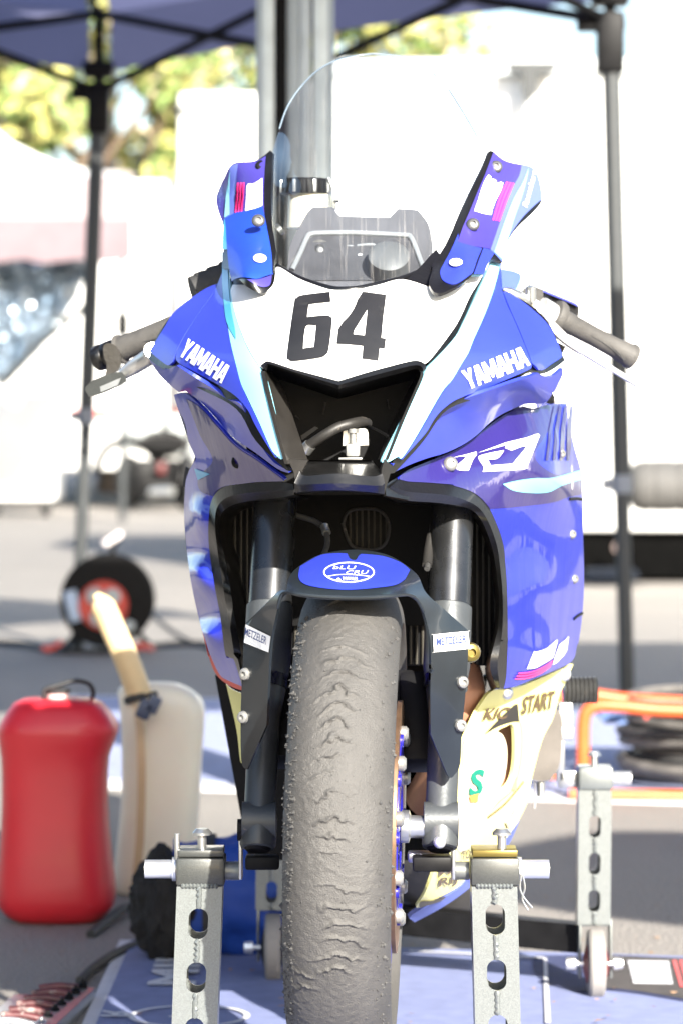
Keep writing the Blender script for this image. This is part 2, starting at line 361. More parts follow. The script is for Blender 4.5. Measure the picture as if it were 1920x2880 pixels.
def sheet(name, outline, field, mat, parent, holes=(), step=13, thick=.004, off=0., seg=5, label=None, raw=False):
    """curved panel: outline and holes in photo pixels, depth from field, given real thickness behind its face"""
    outs = [outline if raw else smooth(outline, True, seg)]+[smooth(h, True, seg) for h in holes]
    pts, edges = [], []
    for o in outs:
        q = []
        for p in o:
            if not q or (abs(p[0]-q[-1][0])+abs(p[1]-q[-1][1])) > .15: q.append(p)
        n0 = len(pts); pts += q; edges += [(n0+i, n0+(i+1) % len(q)) for i in range(len(q))]
    B = np.array(pts)
    x0, y0 = B.min(0); x1, y1 = B.max(0); G = []
    for j, yy in enumerate(np.arange(y0+step*.5, y1, step*.866)):
        for xx in np.arange(x0+(step*.5 if j % 2 else 0), x1, step): G.append((xx, yy))
    if G:
        G = np.array(G); ok = inside(outs[0], G[:, 0], G[:, 1])
        for h in outs[1:]: ok &= ~inside(h, G[:, 0], G[:, 1])
        G = G[ok]
        if len(G):
            d = np.min(np.linalg.norm(G[:, None]-B[None], axis=2), axis=1); G = G[d > step*.35]
        pts = pts+[tuple(g) for g in G]
    res = delaunay_2d_cdt([Vector(p[:2]) for p in pts], edges, [], 0, 1e-4)
    v2 = np.array([tuple(v) for v in res[0]]); tri = np.array([f for f in res[2] if len(f) == 3])
    c = v2[tri].mean(1); ok = inside(outs[0], c[:, 0], c[:, 1])
    for h in outs[1:]: ok &= ~inside(h, c[:, 0], c[:, 1])
    tri = tri[ok]
    def lift(x, y):
        Y = field(x, y); return np.stack([(x-CX)/F*Y, Y, CH-(y-HZ)/F*Y], -1)
    x, y = v2[:, 0], v2[:, 1]; p = lift(x, y); e = 2.
    n = np.cross(lift(x+e, y)-lift(x-e, y), lift(x, y+e)-lift(x, y-e)); n /= np.linalg.norm(n, axis=1)[:, None]
    n *= np.sign(-(n*(p-np.array([0, 0, CH]))).sum(1))[:, None]
    p = p+n*off
    a, b, c3 = p[tri[:, 0]], p[tri[:, 1]], p[tri[:, 2]]
    fl = (np.cross(b-a, c3-a)*n[tri[:, 0]]).sum(1) < 0
    tri[fl] = tri[fl][:, ::-1]
    V = [tuple(q) for q in p]; Fc = [tuple(t) for t in tri]; LN = [tuple(n[i]) for t in Fc for i in t]
    if thick:
        nv = len(V); bk = p-n*thick; V += [tuple(q) for q in bk]
        back = [(t[2]+nv, t[1]+nv, t[0]+nv) for t in Fc]; LN += [tuple(-n[i-nv]) for t in back for i in t]
        cnt = {}
        for t in Fc:
            for i in range(3): cnt[(t[i], t[(i+1) % 3])] = 1
        rim = [(j, i, i+nv, j+nv) for (i, j) in cnt if (j, i) not in cnt]
        Fc = Fc+back+rim
        for f in rim:
            q = [np.array(V[k]) for k in f]; nn = np.cross(q[1]-q[0], q[3]-q[0]); l = np.linalg.norm(nn); nn = nn/l if l > 0 else n[f[0]]
            LN += [tuple(nn)]*4
    me = bpy.data.meshes.new(name); me.from_pydata(V, [], Fc); me.update()
    me.shade_smooth()
    try: me.normals_split_custom_set(LN)
    except Exception: pass
    o = link(name, me, mat, parent)
    if label: o['label'] = label
    return o
def bolt(name, x, y, Y, r, mat, parent, d=(0, -1, 0), h=.004):
    return part(name, lathe([(r, 0), (r, h*.4), (r*.85, h*.8), (r*.5, h), (r*.42, h), (r*.4, h*.5)], P(x, y, Y), d, 16), mat, parent)

_fc = {}
def glyphs(s, bold=.02):
    if (s, bold) in _fc: return _fc[(s, bold)]
    cu = bpy.data.curves.new('t', 'FONT'); cu.body = s; cu.offset = bold; cu.resolution_u = 3
    o = bpy.data.objects.new('t', cu); COL.objects.link(o)
    dg = bpy.context.evaluated_depsgraph_get(); ev = o.evaluated_get(dg); me = ev.to_mesh()
    V = np.array([v.co[:2] for v in me.vertices]); Fc = [tuple(p.vertices) for p in me.polygons]
    ev.to_mesh_clear(); bpy.data.objects.remove(o); bpy.data.curves.remove(cu)
    V = V-V.min(0); V = V/V.max(0); _fc[(s, bold)] = (V, Fc); return V, Fc
def lettering(s, o, U, W, field, mat, parent, off=.0012, bold=.02, name='lettering', world=None):
    """text laid along px vector U with px up vector W, on the surface field"""
    V, Fc = glyphs(s, bold); x = o[0]+V[:, 0]*U[0]+V[:, 1]*W[0]; y = o[1]+V[:, 0]*U[1]+V[:, 1]*W[1]
    def lift(x, y):
        Y = field(x, y); return np.stack([(x-CX)/F*Y, Y, CH-(y-HZ)/F*Y], -1)
    p = lift(x, y); n = np.cross(lift(x+2, y)-lift(x-2, y), lift(x, y+2)-lift(x, y-2)); n /= np.linalg.norm(n, axis=1)[:, None]
    n *= np.sign(-(n*(p-np.array([0, 0, CH]))).sum(1))[:, None]
    me = bpy.data.meshes.new(name); me.from_pydata([tuple(q) for q in p+n*off], [], Fc); me.update(); return link(name, me, mat, parent)
BL = {'Y': ([(0, 1), (.34, 1), (.5, .66), (.66, 1), (1, 1), (.66, .42), (.66, 0), (.34, 0), (.34, .42)], []),
      'A': ([(0, 0), (.26, 1), (.74, 1), (1, 0), (.68, 0), (.64, .2), (.36, .2), (.32, 0)], [[(.42, .4), (.58, .4), (.5, .8)]]),
      'M': ([(0, 0), (0, 1), (.3, 1), (.5, .5), (.7, 1), (1, 1), (1, 0), (.74, 0), (.74, .58), (.58, .12), (.42, .12), (.26, .58), (.26, 0)], []),
      'H': ([(0, 0), (0, 1), (.32, 1), (.32, .62), (.68, .62), (.68, 1), (1, 1), (1, 0), (.68, 0), (.68, .4), (.32, .4), (.32, 0)], [])}
def blockword(word, ws, o, U, W, field, mat, parent, off=.0012, gap=.012):
    tot = sum(ws)+gap*(len(ws)-1); x = 0
    for ch, w in zip(word, ws):
        f = lambda q: (o[0]+(x+q[0]*w)/tot*U[0]+q[1]*W[0], o[1]+(x+q[0]*w)/tot*U[1]+q[1]*W[1], 1)
        ol, hs = BL[ch]; sheet('letter', [f(q) for q in ol], field, mat, parent, [[f(q) for q in h] for h in hs], step=30, thick=0, off=off)
        x += w+gap

# ================================================================ GROUND AND SKYLINE
def ground():
    nx, V, Fc = 2, [], []
    V = [(-300, -60, 0), (300, -60, 0), (300, 600, 0), (-300, 600, 0)]
    o = part('ground', (V, [(0, 1, 2, 3)]), asphalt); tag(o, kind='structure')
ground()

# ================================================================ MOTORCYCLE
AX, YAWW = Vector((.008, 3.71, .40)), .052
BIKE = thing('motorcycle', 'blue race motorcycle with white number plate 64 held up on stands', 'motorcycle', (.09, 4.4, 0))
B = BIKE

# ---- depth fields (photo px, px, metres)
FN = Field([(425,1000,3.90),(500,1000,3.82),(600,1000,3.745),(700,1000,3.68),(800,1000,3.648),(950,1000,3.632),(1100,1000,3.645),(1200,1000,3.672),
  (1300,1000,3.715),(1400,1000,3.77),(1500,1000,3.83),(1590,1000,3.91),(610,800,3.93),(655,800,3.86),(760,810,3.78),(985,810,3.735),(1200,810,3.775),
  (1350,800,3.85),(1410,820,3.90),(800,1280,3.625),(1085,1280,3.625),(700,1180,3.655),(1180,1180,3.66),(968,1080,3.61),(560,1090,3.77),(1400,1090,3.775),
  (480,900,3.90),(1500,900,3.89)], 1e-5)
FEL = Field([(765,425,4.03),(770,600,3.95),(785,720,3.86),(740,815,3.765),(690,780,3.775),(640,460,4.07),(608,560,4.10),(630,650,3.99),(632,720,3.93),(640,800,3.86)], 1e-5)
FER = Field([(1380,425,4.03),(1330,560,3.95),(1240,740,3.84),(1210,800,3.765),(1300,760,3.80),(1500,480,4.09),(1520,560,4.10),(1430,680,3.98),(1400,760,3.89)], 1e-5)
FW = Field([(985,805,3.755),(770,730,3.89),(1230,740,3.88),(772,430,4.10),(1365,430,4.10),(812,440,4.02),(1320,440,4.02),(1070,150,4.20),(1065,190,4.14),(985,500,3.905),(1070,430,3.945),(1060,300,4.03),
  (845,245,4.20),(890,275,4.11),(1220,220,4.20),(1190,265,4.11),(795,620,3.95),(1275,620,3.95),(905,175,4.21)], 1e-6)
FLL = Field([(425,1020,3.94),(500,1105,3.865),(600,1150,3.80),(700,1250,3.72),(815,1330,3.655),(560,1090,3.785),(650,1260,3.775),(425,1080,3.985),(505,1120,3.91),(470,1130,4.02),(620,1180,3.80)], 1e-5)
FLR = Field([(1580,1045,3.95),(1500,1100,3.87),(1400,1130,3.80),(1270,1150,3.735),(1200,1220,3.70),(1110,1330,3.655),(1350,1240,3.84),(1460,1145,3.92),(1250,1290,3.755),(1330,1180,3.785),(1590,1120,4.02)], 1e-5)
FSL = Field([(825,1380,3.70),(700,1350,3.77),(600,1330,3.85),(565,1240,3.865),(490,1110,3.91),(545,1290,3.91),(520,1380,3.955),(518,1440,3.975),(525,1560,3.985),(560,1740,3.985),
  (590,1880,3.985),(590,1420,3.87),(585,1510,3.885),(600,1600,3.89),(630,1800,3.895),(680,1930,3.90),(660,1355,3.80),(560,1480,3.888),(570,1640,3.895),(602,1780,3.90),(543,1440,3.905),(550,1600,3.91),(580,1780,3.915)], 1e-5)
FSR = Field([(1125,1345,3.70),(1250,1300,3.775),(1350,1230,3.86),(1465,1145,3.95),(1590,1138,4.09),(1630,1330,4.15),(1640,1640,4.22),(1620,1840,4.24),(1275,1365,3.77),(1375,1430,3.84),
  (1415,1590,3.89),(1425,1800,3.90),(1415,1935,3.92),(1520,1650,4.0),(1500,1400,3.955),(1520,1850,4.01),(1560,1250,4.01),(1560,1360,3.99),(1420,1330,3.87)], 1e-5)
FF = Field([(970,1668,3.535),(820,1655,3.55),(1130,1655,3.55),(980,1552,3.67),(850,1570,3.675),(1120,1570,3.675),(780,1665,3.575),(1170,1670,3.575),(690,1760,3.66),(690,2000,3.67),(690,2160,3.685),
  (750,1740,3.605),(745,2000,3.635),(1215,1740,3.605),(1212,2000,3.635),(1310,1770,3.655),(1300,2000,3.665),(1270,2170,3.685),(980,1610,3.59)], 1e-5)
FB = Field([(1610,1870,4.24),(1370,1955,3.99),(1310,2150,4.0),(1280,2350,4.03),(1200,2520,4.06),(1160,2570,4.12),(1500,2170,4.2),(1430,2330,4.2),(1400,2100,4.06),(1350,2450,4.2)], 1e-5)

# ---- black backing sheet added behind the panel gaps to block light
back = cD((905,60),(985,0)) + [(905/4+400, 740)]
cowl_out = [(632,760,1),(612,800),(525,850),(480,890),(440,950),(421,1000),(422,1012),(470,1044),(560,1092),(665,1150),(720,1240),(805,1322,1),(878,1345,1),(1000,1345,1),(1108,1330,1),(1190,1240),(1260,1150),(1390,1105),(1480,1050),(1530,1050),(1582,1018),(1582,1000),(1540,905),(1480,850),(1412,815),(1402,760,1),(1300,800,1),(1225,700,1),(1120,800),(985,815),(860,800),(785,745,1),(740,810,1)]
intake = cW((60,230),(115,150),(200,140),(420,215),(765,300,1),(1000,235),(1320,150),(1460,150),(1540,230),(1480,420),(1200,1060,1),(1160,1160,1),(380,1160,1),(310,1040,1))
sheet('cowl_backing', cowl_out, Off(FN, .012), blackpl, B, [intake], step=18, thick=.006)

# ---- white number plate
plate = [(655,800,1)] + cD((1000,330),(1060,600),(1180,920),(1325,1160)) + [(737,1028,1)] + cW((130,178),(180,170),(400,240),(760,335,1),(1000,262),(1300,182),(1420,162),(1485,185)) + \
    cG((245,1140,1),(330,1065),(530,805),(640,635),(760,375),(840,245),(905,130,1),(780,128,1)) + [(1215,810,1)] + cE((1568,180),(1300,240),(1080,288),(900,300),(760,295),(620,255),(400,170),(200,50)) + [(776,752,1),(768,800),(735,822),(690,800,1)]
NP = sheet('number_plate', plate, FN, whitep, B, step=14)
s6 = cE((750,328,1),(762,440,1),(545,464),(516,482),(498,612,1),(700,594),(762,612),(776,660),(740,970),(700,1040),(620,1072),(350,1106),(292,1085),(274,1020),(352,460),(380,398),(450,365))
h6 = cE((485,720),(586,706),(597,716),(574,938),(560,948),(470,960),(455,950))
s4 = cE((1117,326,1),(1378,362,1),(1325,845,1),(1376,853,1),(1362,965,1),(1305,960,1),(1290,1103,1),(1110,1080,1),(1122,935,1),(826,912,1),(845,745,1))
h4 = cE((1170,525,1),(1138,818,1),(1015,805,1),(1020,768,1))
sheet('race_number', s6, FN, numblack, NP, [h6], thick=0, off=.0012, step=20)
sheet('race_number', s4, FN, numblack, NP, [h4], thick=0, off=.0012, step=20)

# ---- left cowl: stripe, lettered panel, wing
strL = cD((905,-120,1),(907,60),(908,250),(925,450),(962,690),(1002,920),(1062,1160),(1112,1350)) + cH((590,110),(660,258),(720,395),(752,440),(780,462),(791,455),(789,430),(740,200),(690,0)) + \
    cD((1390,1500),(1340,1230),(1310,1150,1),(1180,940),(1055,600),(1000,330),(988,130),(985,-120,1))
SL = sheet('cowl_stripe', strL, FN, teal, B, step=14)
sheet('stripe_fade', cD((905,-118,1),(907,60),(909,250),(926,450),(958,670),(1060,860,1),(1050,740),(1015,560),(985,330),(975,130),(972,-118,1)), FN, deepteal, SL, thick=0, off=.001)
lettering('R7-F3', cH((747,432))[0], (18, 8), (-1.5, 7), FN, blueink, SL, bold=.01)
panL = cD((900,100,1),(903,300),(918,450),(955,690),(995,920),(1055,1160),(1105,1350)) + cH((585,115),(655,262),(715,398),(752,452),(740,440),(690,362),(632,262),(600,195),(552,133)) + \
    cD((1000,1455),(800,1335),(600,1225),(425,1130),(383,1085),(378,1045),(395,990),(455,862),(545,710),(697,482),(795,350),(850,225))
PL = sheet('cowl_panel', panL, FN, blue, B, step=14)
blockword('YAMAHA', [1,1,1.25,1,1,1], cD((415,1035))[0], (122,80), (28,-46), FN, whitel, PL)
wingL = cD((838,228,1),(700,292),(490,435),(350,560),(250,720),(150,880),(92,975),(105,1010),(270,1140),(325,1128),(352,1090),(372,1020),(445,858),(535,708),(690,478),(785,350))
sheet('cowl_wing', wingL, FN, blue, B, step=14)

# ---- right cowl
strR = cG((1010,-90,1),(990,0),(932,140),(882,250),(802,420),(692,650),(602,820),(402,1050),(285,1168),(268,1205),(203,1370)) + cI((312,140),(250,270),(152,460),(165,478),(190,475),(238,448),(262,452),(345,325),(480,90)) + \
    cG((562,1310),(662,1140),(742,1010),(802,860),(902,640),(982,440),(1042,260),(1092,60),(1112,-90,1))
SR = sheet('cowl_stripe', strR, FN, teal, B, step=14, label='pale sunlit stripe')
panR = cG((1115,-60,1),(1096,60),(1046,260),(986,440),(906,640),(806,860),(746,1010),(666,1140),(566,1310)) + cI((484,92),(349,328),(262,460),(290,430),(350,365),(400,305),(442,235),(485,185),(545,138)) + \
    cG((700,1496),(900,1424),(1100,1340),(1300,1254),(1432,1192),(1456,1160),(1448,1110),(1408,1000),(1328,800),(1248,610),(1178,460),(1128,320),(1118,290),(1108,200))
PR = sheet('cowl_panel', panR, FN, blue, B, step=14)
blockword('YAMAHA', [1,1,1.25,1,1,1], cG((735,1423))[0], (175,-70), (-21,-52), FN, whitel, PR)
wingR = cG((1136,318,1)) + cY((160,262),(300,352),(440,472),(510,552),(570,662),(622,790),(620,830),(540,884),(470,934),(430,940),(385,900),(360,875),(333,795),(255,598),(176,420))
sheet('cowl_wing', wingR, FN, blue, B, step=14)

# ---- lower cowl bands
lowL = cD((82,1062,1),(250,1182),(290,1190),(335,1172),(390,1150,1),(600,1288),(700,1348),(830,1428),(960,1528)) + cH((552,150),(600,240),(640,330),(690,420),(740,480),(790,510),(822,525,1),(825,541,1),(760,516),(640,428),(540,360),(480,310),(420,235),(330,140)) + cD((490,1436,1),(415,1450,1),(330,1385),(200,1260),(98,1115))
sheet('lower_cowl', lowL, FLL, blue, B, step=12)
lowR = cX((1196,112,1),(1120,172),(1050,187),(980,152,1),(880,192),(700,252),(500,322),(300,392),(180,452),(80,562)) + cI((400,318),(370,358),(300,434),(230,478),(207,492,1),(213,537,1),(300,495),(400,458),(500,428),(600,382),(680,326),(750,260),(820,210),(930,160)) + cX((900,425),(1040,415),(1110,330),(1165,235),(1196,165))
sheet('lower_cowl', lowR, FLR, blue, B, step=12)
sheet('duct_mouth', cX((1040,400),(1050,350),(1085,325),(1120,350),(1130,410),(1085,425)), Off(FLR, .02), dullblack, B, step=12, thick=.003)
part('duct_rim', tube(px3([(q[0], q[1], 4.0) for q in smooth(cX((1040,410),(1050,352),(1085,322),(1118,348),(1135,412)), False)]), .0025), chrome, B)

# ---- intake
trimo = cW((100,205),(130,180),(180,172),(400,244),(760,338,1),(1000,264),(1300,184),(1420,165),(1480,185),(1502,222),(1490,240))
trimi = cW((150,250),(165,222),(195,215),(420,288),(760,402,1),(1000,340),(1300,262),(1400,236),(1436,240),(1446,262),(1440,290))
so, si = smooth(trimo, False, 6), smooth(trimi, False, 6)
def lf(f, pts, d=0): return [P(a, b, float(f(a, b))+d) for a, b in pts]
part('intake_trim', join(strip(lf(FN, so, -.002), lf(FN, [((a[0]+b[0])/2, (a[1]+b[1])/2) for a, b in zip(so, si)], -.005)),
     strip(lf(FN, [((a[0]+b[0])/2, (a[1]+b[1])/2) for a, b in zip(so, si)], -.005), lf(FN, si, .006)), strip(lf(FN, si, .006), lf(FN, si, .05))), blackpl, B, 80)
lw = smooth(cW((128,250),(150,350),(235,700),(330,1040,1)), False); li = smooth(cW((205,265),(300,420),(400,720),(500,1010,1)), False)
part('intake_side', join(strip(lf(FN, [(a-9, b) for a, b in lw], -.003), lf(FN, lw, -.004)), strip(lf(FN, lw, -.004), lf(FN, li, .075))), brownblk, B, 30)  # browner than the right wall: sunlight is put into the colour
rw = smooth(cW((1450,250),(1440,320),(1300,640),(1155,1000,1)), False); ri = smooth(cW((1440,262),(1395,330),(1235,640),(1090,1000,1)), False)
part('intake_side', join(strip(lf(FN, [(a+8, b+2) for a, b in rw], -.003), lf(FN, rw, -.004)), strip(lf(FN, rw, -.004), lf(FN, ri, .09))), blackpl, B, 30)
sf = Off(FN, 0)
r0 = smooth(cW((490,1006,1),(760,1008),(1040,1008,1)), False); r1 = smooth(cW((430,1100,1),(480,1140),(760,1120),(1040,1145),(1130,1120,1)), False)
def resamp(p, n):
    p = np.array(p); d = np.r_[0, np.cumsum(np.linalg.norm(np.diff(p, axis=0), axis=1))]; t = np.linspace(0, d[-1], n)
    return list(zip(np.interp(t, d, p[:, 0]), np.interp(t, d, p[:, 1])))
q0, q1 = resamp(r0, 24), resamp(r1, 24)
q2 = resamp(smooth(cW((385,1200,1),(420,1215),(760,1205),(1100,1225),(1150,1200,1)), False), 24)
q3 = resamp(smooth(cW((392,1282,1),(600,1266),(770,1263),(1000,1276),(1145,1296,1)), False), 24)
q4 = resamp(smooth(cW((400,1292,1),(600,1278),(770,1275),(1000,1290),(1140,1306,1)), False), 24)
part('intake_sill', join(strip(lf(FN, q0, .07), lf(FN, q1, -.004)), strip(lf(FN, q1, -.004), lf(FN, q2, -.012)), strip(lf(FN, q2, -.012), lf(FN, q3, -.003)), strip(lf(FN, q3, -.003), lf(FN, q4, .05))), blackpl, B, 60)
sheet('sill_corner', cW((330,1000,1),(385,1120,1),(400,1290,1),(440,1120,1),(500,1010,1)), Off(FN, .003), brownblk, B)
sheet('sill_corner', cW((1150,1000,1),(1120,1120),(1146,1290,1),(1200,1110),(1215,1060,1)), Off(FN, -.003), blackpl, B)
part('intake_back', slab([(690,960,1),(1280,960,1),(1165,1290,1),(1135,1392,1),(800,1392,1),(780,1290,1)], Flat(3.82), .01), dullblack, B)
part('intake_floor', strip(lf(FN, q0, .06), [P(a_, b_+60, 3.825) for a_, b_ in q0]), dullblack, B)
part('intake_roof', strip(lf(FN, si, .02), [P(a, b+30, 3.83) for a, b in si]), dullblack, B)
for (x0, y0, x1, y1) in [(800,1100,800,1165),(915,1130,908,1165),(1150,1120,1143,1160),(985,1095,982,1106),(1090,1122,1094,1150),(830,1168,842,1178)]:
    part('glint_rod', tube([P(x0, y0, 3.80), P(x1, y1, 3.80)], .0012, 6), brownblk, B)  # thin lighter rods stand in for faint glints in the intake
part('breather_hose', tube(sm3(px3([(852,1262,3.72),(880,1245,3.71),(915,1222,3.70),(950,1202,3.70),(985,1192,3.705),(1015,1186,3.72),(1032,1190,3.74)])), .0062, 14), dustblack, B)
part('hose_clamp', tube(px3([(858,1268,3.717),(872,1251,3.713)]), .0078, 14), steel, B)
part('thin_cable', tube(sm3(px3([(1030,1196,3.73),(1065,1212,3.70),(1102,1234,3.67)])), .0018, 8), dullblack, B)
part('hose_bracket', slab(smooth(cW((800,755,1),(880,745),(985,740),(1010,780,1),(1012,880,1),(795,885,1))), Flat(3.715), .004), steel, B)
part('bracket_bolt', join(lathe([(.004, 0), (.004, .012), (.0065, .012), (.0065, .017)], P(993,1246,3.705), (0, 0, 1), 12), box(P(992,1266,3.70), (.017, .012, .016)), box(P(985,1290,3.69), (.028, .014, .003))), fastm, B)
part('bracket_arm', slab(cW((440,800,1),(560,720,1),(590,735,1),(450,840,1)), Flat(3.76), .004), dustblack, B)

# ---- side fairings
upR = cI((245,560),(300,520),(420,470),(540,420),(640,360),(720,295),(800,235),(870,195),(935,165,1),(1000,177),(1080,157),(1175,150),(1186,165),(1196,240),(1230,400),(1260,500),(1268,560),(1275,700),(1278,900),(1283,1150),(1276,1300),(1266,1400),(1250,1500)) + \
    cM((1245,22),(1233,90,1),(1200,132),(1100,180),(1000,220),(900,260),(830,275,1),(846,200),(855,0)) + cI((855,1480),(851,1200),(841,1050),(831,950),(801,850),(751,740),(700,680),(640,640),(545,612,1),(545,606,1),(400,595),(300,590),(245,578,1))
FAIR = sheet('side_fairing', upR, FSR, wetblue, B, step=14, label='right hand side fairing with white graphic')
purR = cI((245,560),(300,520),(420,470),(540,420),(640,360),(720,295),(800,235),(870,195),(935,165,1),(1000,177),(1080,157),(1150,152,1),(1100,260),(1060,340),(1010,420),(1020,480),(1100,540),(1180,560),(1268,580,1),(1270,660,1),(1190,675),(1120,700),(1000,720),(860,735),(752,742,1),(700,682),(640,642),(545,612,1),(545,606,1),(400,595),(300,590),(245,578,1))
sheet('navy_graphic', [(p[0]+(2 if 1 else 0)*0, *p[1:]) for p in purR], FSR, navy, FAIR, thick=0, off=.0008, step=14)
sheet('cyan_graphic', cI((820,602,1),(900,582),(1000,568),(1100,568),(1200,540),(1266,520,1),(1269,575,1),(1150,612),(1080,645),(980,650),(880,638)), FSR, cyanv, FAIR, thick=0, off=.0016, step=14)
for k in range(4):
    a = 1085+k*30
    sheet('dark_slash', cI((a+22,165,1),(a+38,165,1),(a+12+k*6,300+k*30,1),(a-8+k*10,470,1),(a-24+k*10,470,1),(a-6+k*4,300,1)), FSR, navy, FAIR, thick=0, off=.0016)
r7a = cX((212,905,1),(330,878,1),(425,852,1),(430,878,1),(395,925),(357,1018,1),(280,1016),(248,995),(275,955),(330,905),(300,892,1))
r7b = cX((440,862,1),(690,792,1),(680,818,1),(735,840,1),(840,800,1),(870,806,1),(745,955,1),(552,972,1),(528,920,1),(600,915),(640,885),(670,838,1),(478,880),(446,912),(490,985),(480,1028,1),(845,1000),(882,955),(985,705,1),(970,692,1),(690,770,1))
sheet('white_graphic', r7a, FSR, whitel, FAIR, thick=0, off=.0016)
sheet('white_graphic', r7b, FSR, whitel, FAIR, thick=0, off=.0016)
bolt('fairing_bolt', 1265, 1305, 3.775, .009, fastm, B, (.3, -1, .2), .006)
for q_ in ((1215,885),(1228,1137),(1155,432)): bolt('fairing_bolt', *cI(q_)[0], float(FSR(*cI(q_)[0]))-.001, .006, fastm, B, (.6, -1, .1), .004)
# packed sponsor lettering and pink lines at the foot of the fairing
Z = lambda *p: K(1440, 1780, 7.127, p)
sheet('sponsor_block', Z((265,720,1),(410,372,1),(450,380,1),(560,350),(660,310),(735,250),(875,130,1),(885,165,1),(845,320),(800,490,1),(700,560),(560,640),(440,700)), FSR, whitel, FAIR, thick=0, off=.0016)
sheet('sponsor_block', Z((785,640,1),(830,480),(920,230,1),(1040,140,1),(1110,60,1),(1070,350,1),(1010,450),(950,510),(880,590)), FSR, whitel, FAIR, thick=0, off=.0016)
for k in range(6):
    sheet('block_gap', Z((445-10+k*62,385-k*28,1),(452-10+k*62,385-k*28,1),(400+k*62,560-k*28,1),(394+k*62,560-k*28,1)), FSR, wetblue, FAIR, thick=0, off=.0024)
for k in range(3):
    sheet('pink_line', Z((115-k*34,790+k*55),(300-k*20,775+k*55),(480-k*15,725+k*52),(650-k*12,640+k*48),(790-k*20,545+k*50,1),(790-k*20,572+k*50,1),(650-k*12,672+k*48),(480-k*15,757+k*52),(300-k*20,808+k*55),(120-k*34,820+k*55)), FSR, pink, FAIR, thick=0, off=.0016)
# black lip of the right opening
lipo = smooth(cI((245,572,1),(300,588),(400,594),(545,608),(640,640),(700,680),(751,740),(801,850),(831,950),(841,1050),(851,1200),(855,1480)) + cM((855,0),(846,200),(830,275,1)), False)
lipi = smooth(cI((170,640,1),(240,688),(340,700),(450,707),(560,722),(645,745),(700,800),(742,890),(772,990),(790,1100),(805,1250),(800,1400)) + cM((778,20),(752,150),(790,270,1)), False)
o_, i_ = resamp(lipo, 60), resamp(lipi, 60); m_ = [(a[0]*.45+b[0]*.55, a[1]*.45+b[1]*.55) for a, b in zip(o_, i_)]
part('opening_lip', join(strip(lf(FSR, o_, .0), lf(FSR, m_, -.006)), strip(lf(FSR, m_, -.006), lf(FSR, i_, .012)), strip(lf(FSR, i_, .012), [P(a-14, b+10, 4.02) for a, b in i_])), blackpl, B, 70)
sheet('lip_tip', cI((170,612),(200,585),(245,562,1),(245,580,1),(300,592,1),(300,692,1),(170,668,1)), Off(FSR, .003), blackpl, B)

upL = cH((178,100,1),(245,92),(330,165),(420,265),(500,355),(560,405),(640,455),(720,515),(800,575),(770,588,1),(650,592),(560,602),(470,614),(422,642),(392,692),(377,760),(372,900),(387,1050),(412,1200),(442,1360),(470,1568)) + cN((1310,100),(1345,200),(1362,262,1),(1300,236),(1240,200),(1190,100),(1155,0)) + \
    cH((330,1400),(290,1230),(260,1050),(245,900),(236,760),(240,640),(252,560),(290,480),(300,455),(262,360),(242,260),(202,180))
FAIL = sheet('side_fairing', upL, FSL, wetblue, B, step=12, label='left hand side fairing reflecting the sky')
sheet('navy_graphic', cH((250,120,1),(330,172),(420,272),(500,362),(560,412),(640,462),(720,520),(795,578),(770,586,1),(650,590),(560,600),(470,612),(422,642),(400,670,1),(330,640),(320,560),(400,470),(330,330),(280,200)), FSL, navy, FAIL, thick=0, off=.0008)
sheet('cyan_graphic', cH((300,515,1),(345,530),(388,545,1),(350,565),(320,580,1)), FSL, deepteal, FAIL, thick=0, off=.0016)
bolt('fairing_bolt', 672, 1298, 3.785, .009, dullblack, B, (-.4, -1, .2), .006)
part('rubber_guard', slab(smooth(cH((245,505,1),(268,515,1),(262,560),(248,622,1),(228,618,1),(235,560))), Flat(4.02), .02), rubber, B)
sheet('red_edge', cH((330,1400,1),(345,1430),(370,1568)) + cN((1190,90),(1240,190),(1300,236),(1362,262,1),(1362,285,1),(1300,262),(1225,205),(1180,110)), Off(FSL, .002), redrf, B, thick=.002)
lipo = smooth(cH((850,605,1),(770,586),(650,591),(560,601),(470,613),(422,641),(392,691),(377,760),(372,900),(387,1050),(412,1200),(442,1360),(470,1568)) + cN((1310,100),(1345,200),(1362,262,1)), False)
lipi = smooth(cH((855,662,1),(800,676),(650,692),(520,716),(460,752),(436,802),(440,900),(462,1000),(490,1150),(520,1350),(560,1568)) + cN((1345,60),(1362,140),(1372,262,1)), False)
o_, i_ = resamp(lipo, 60), resamp(lipi, 60); m_ = [(a[0]*.45+b[0]*.55, a[1]*.45+b[1]*.55) for a, b in zip(o_, i_)]
part('opening_lip', join(strip(lf(FSL, o_, .0), lf(FSL, m_, -.006)), strip(lf(FSL, m_, -.006), lf(FSL, i_, .012)), strip(lf(FSL, i_, .012), [P(a+45, b+12, 4.03) for a, b in i_])), blackpl, B, 70)
# flanks running back from the silhouette
def flank(name, pts, f, d, mat):
    a = resamp(smooth(pts, False), 40); A = lf(f, a, .002); part(name, strip(A, [v+Vector(d) for v in A]), mat, B, 80)
flank('fairing_flank', cH((178,100,1),(202,180),(262,360),(300,455),(252,560),(236,760),(260,1050),(330,1400)) + cN((1155,0),(1240,200),(1362,262,1)), FSL, (.06, .4, .01), wetblue)
flank('fairing_flank', cI((1186,160,1),(1196,240),(1230,400),(1268,560),(1278,900),(1283,1150),(1266,1400)) + cM((1245,22),(1233,90,1)), FSR, (-.02, .35, .01), wetblue)
part('panel_seam', tube(lf(FSR, smooth(cI((1200,688,1),(1240,684),(1270,688,1)), False), -.001), .002, 8), dullblack, B)
part('panel_seam', tube(lf(FSR, smooth(cI((1225,1362,1),(1250,1342),(1272,1330,1)), False), -.001), .002, 8), dullblack, B)

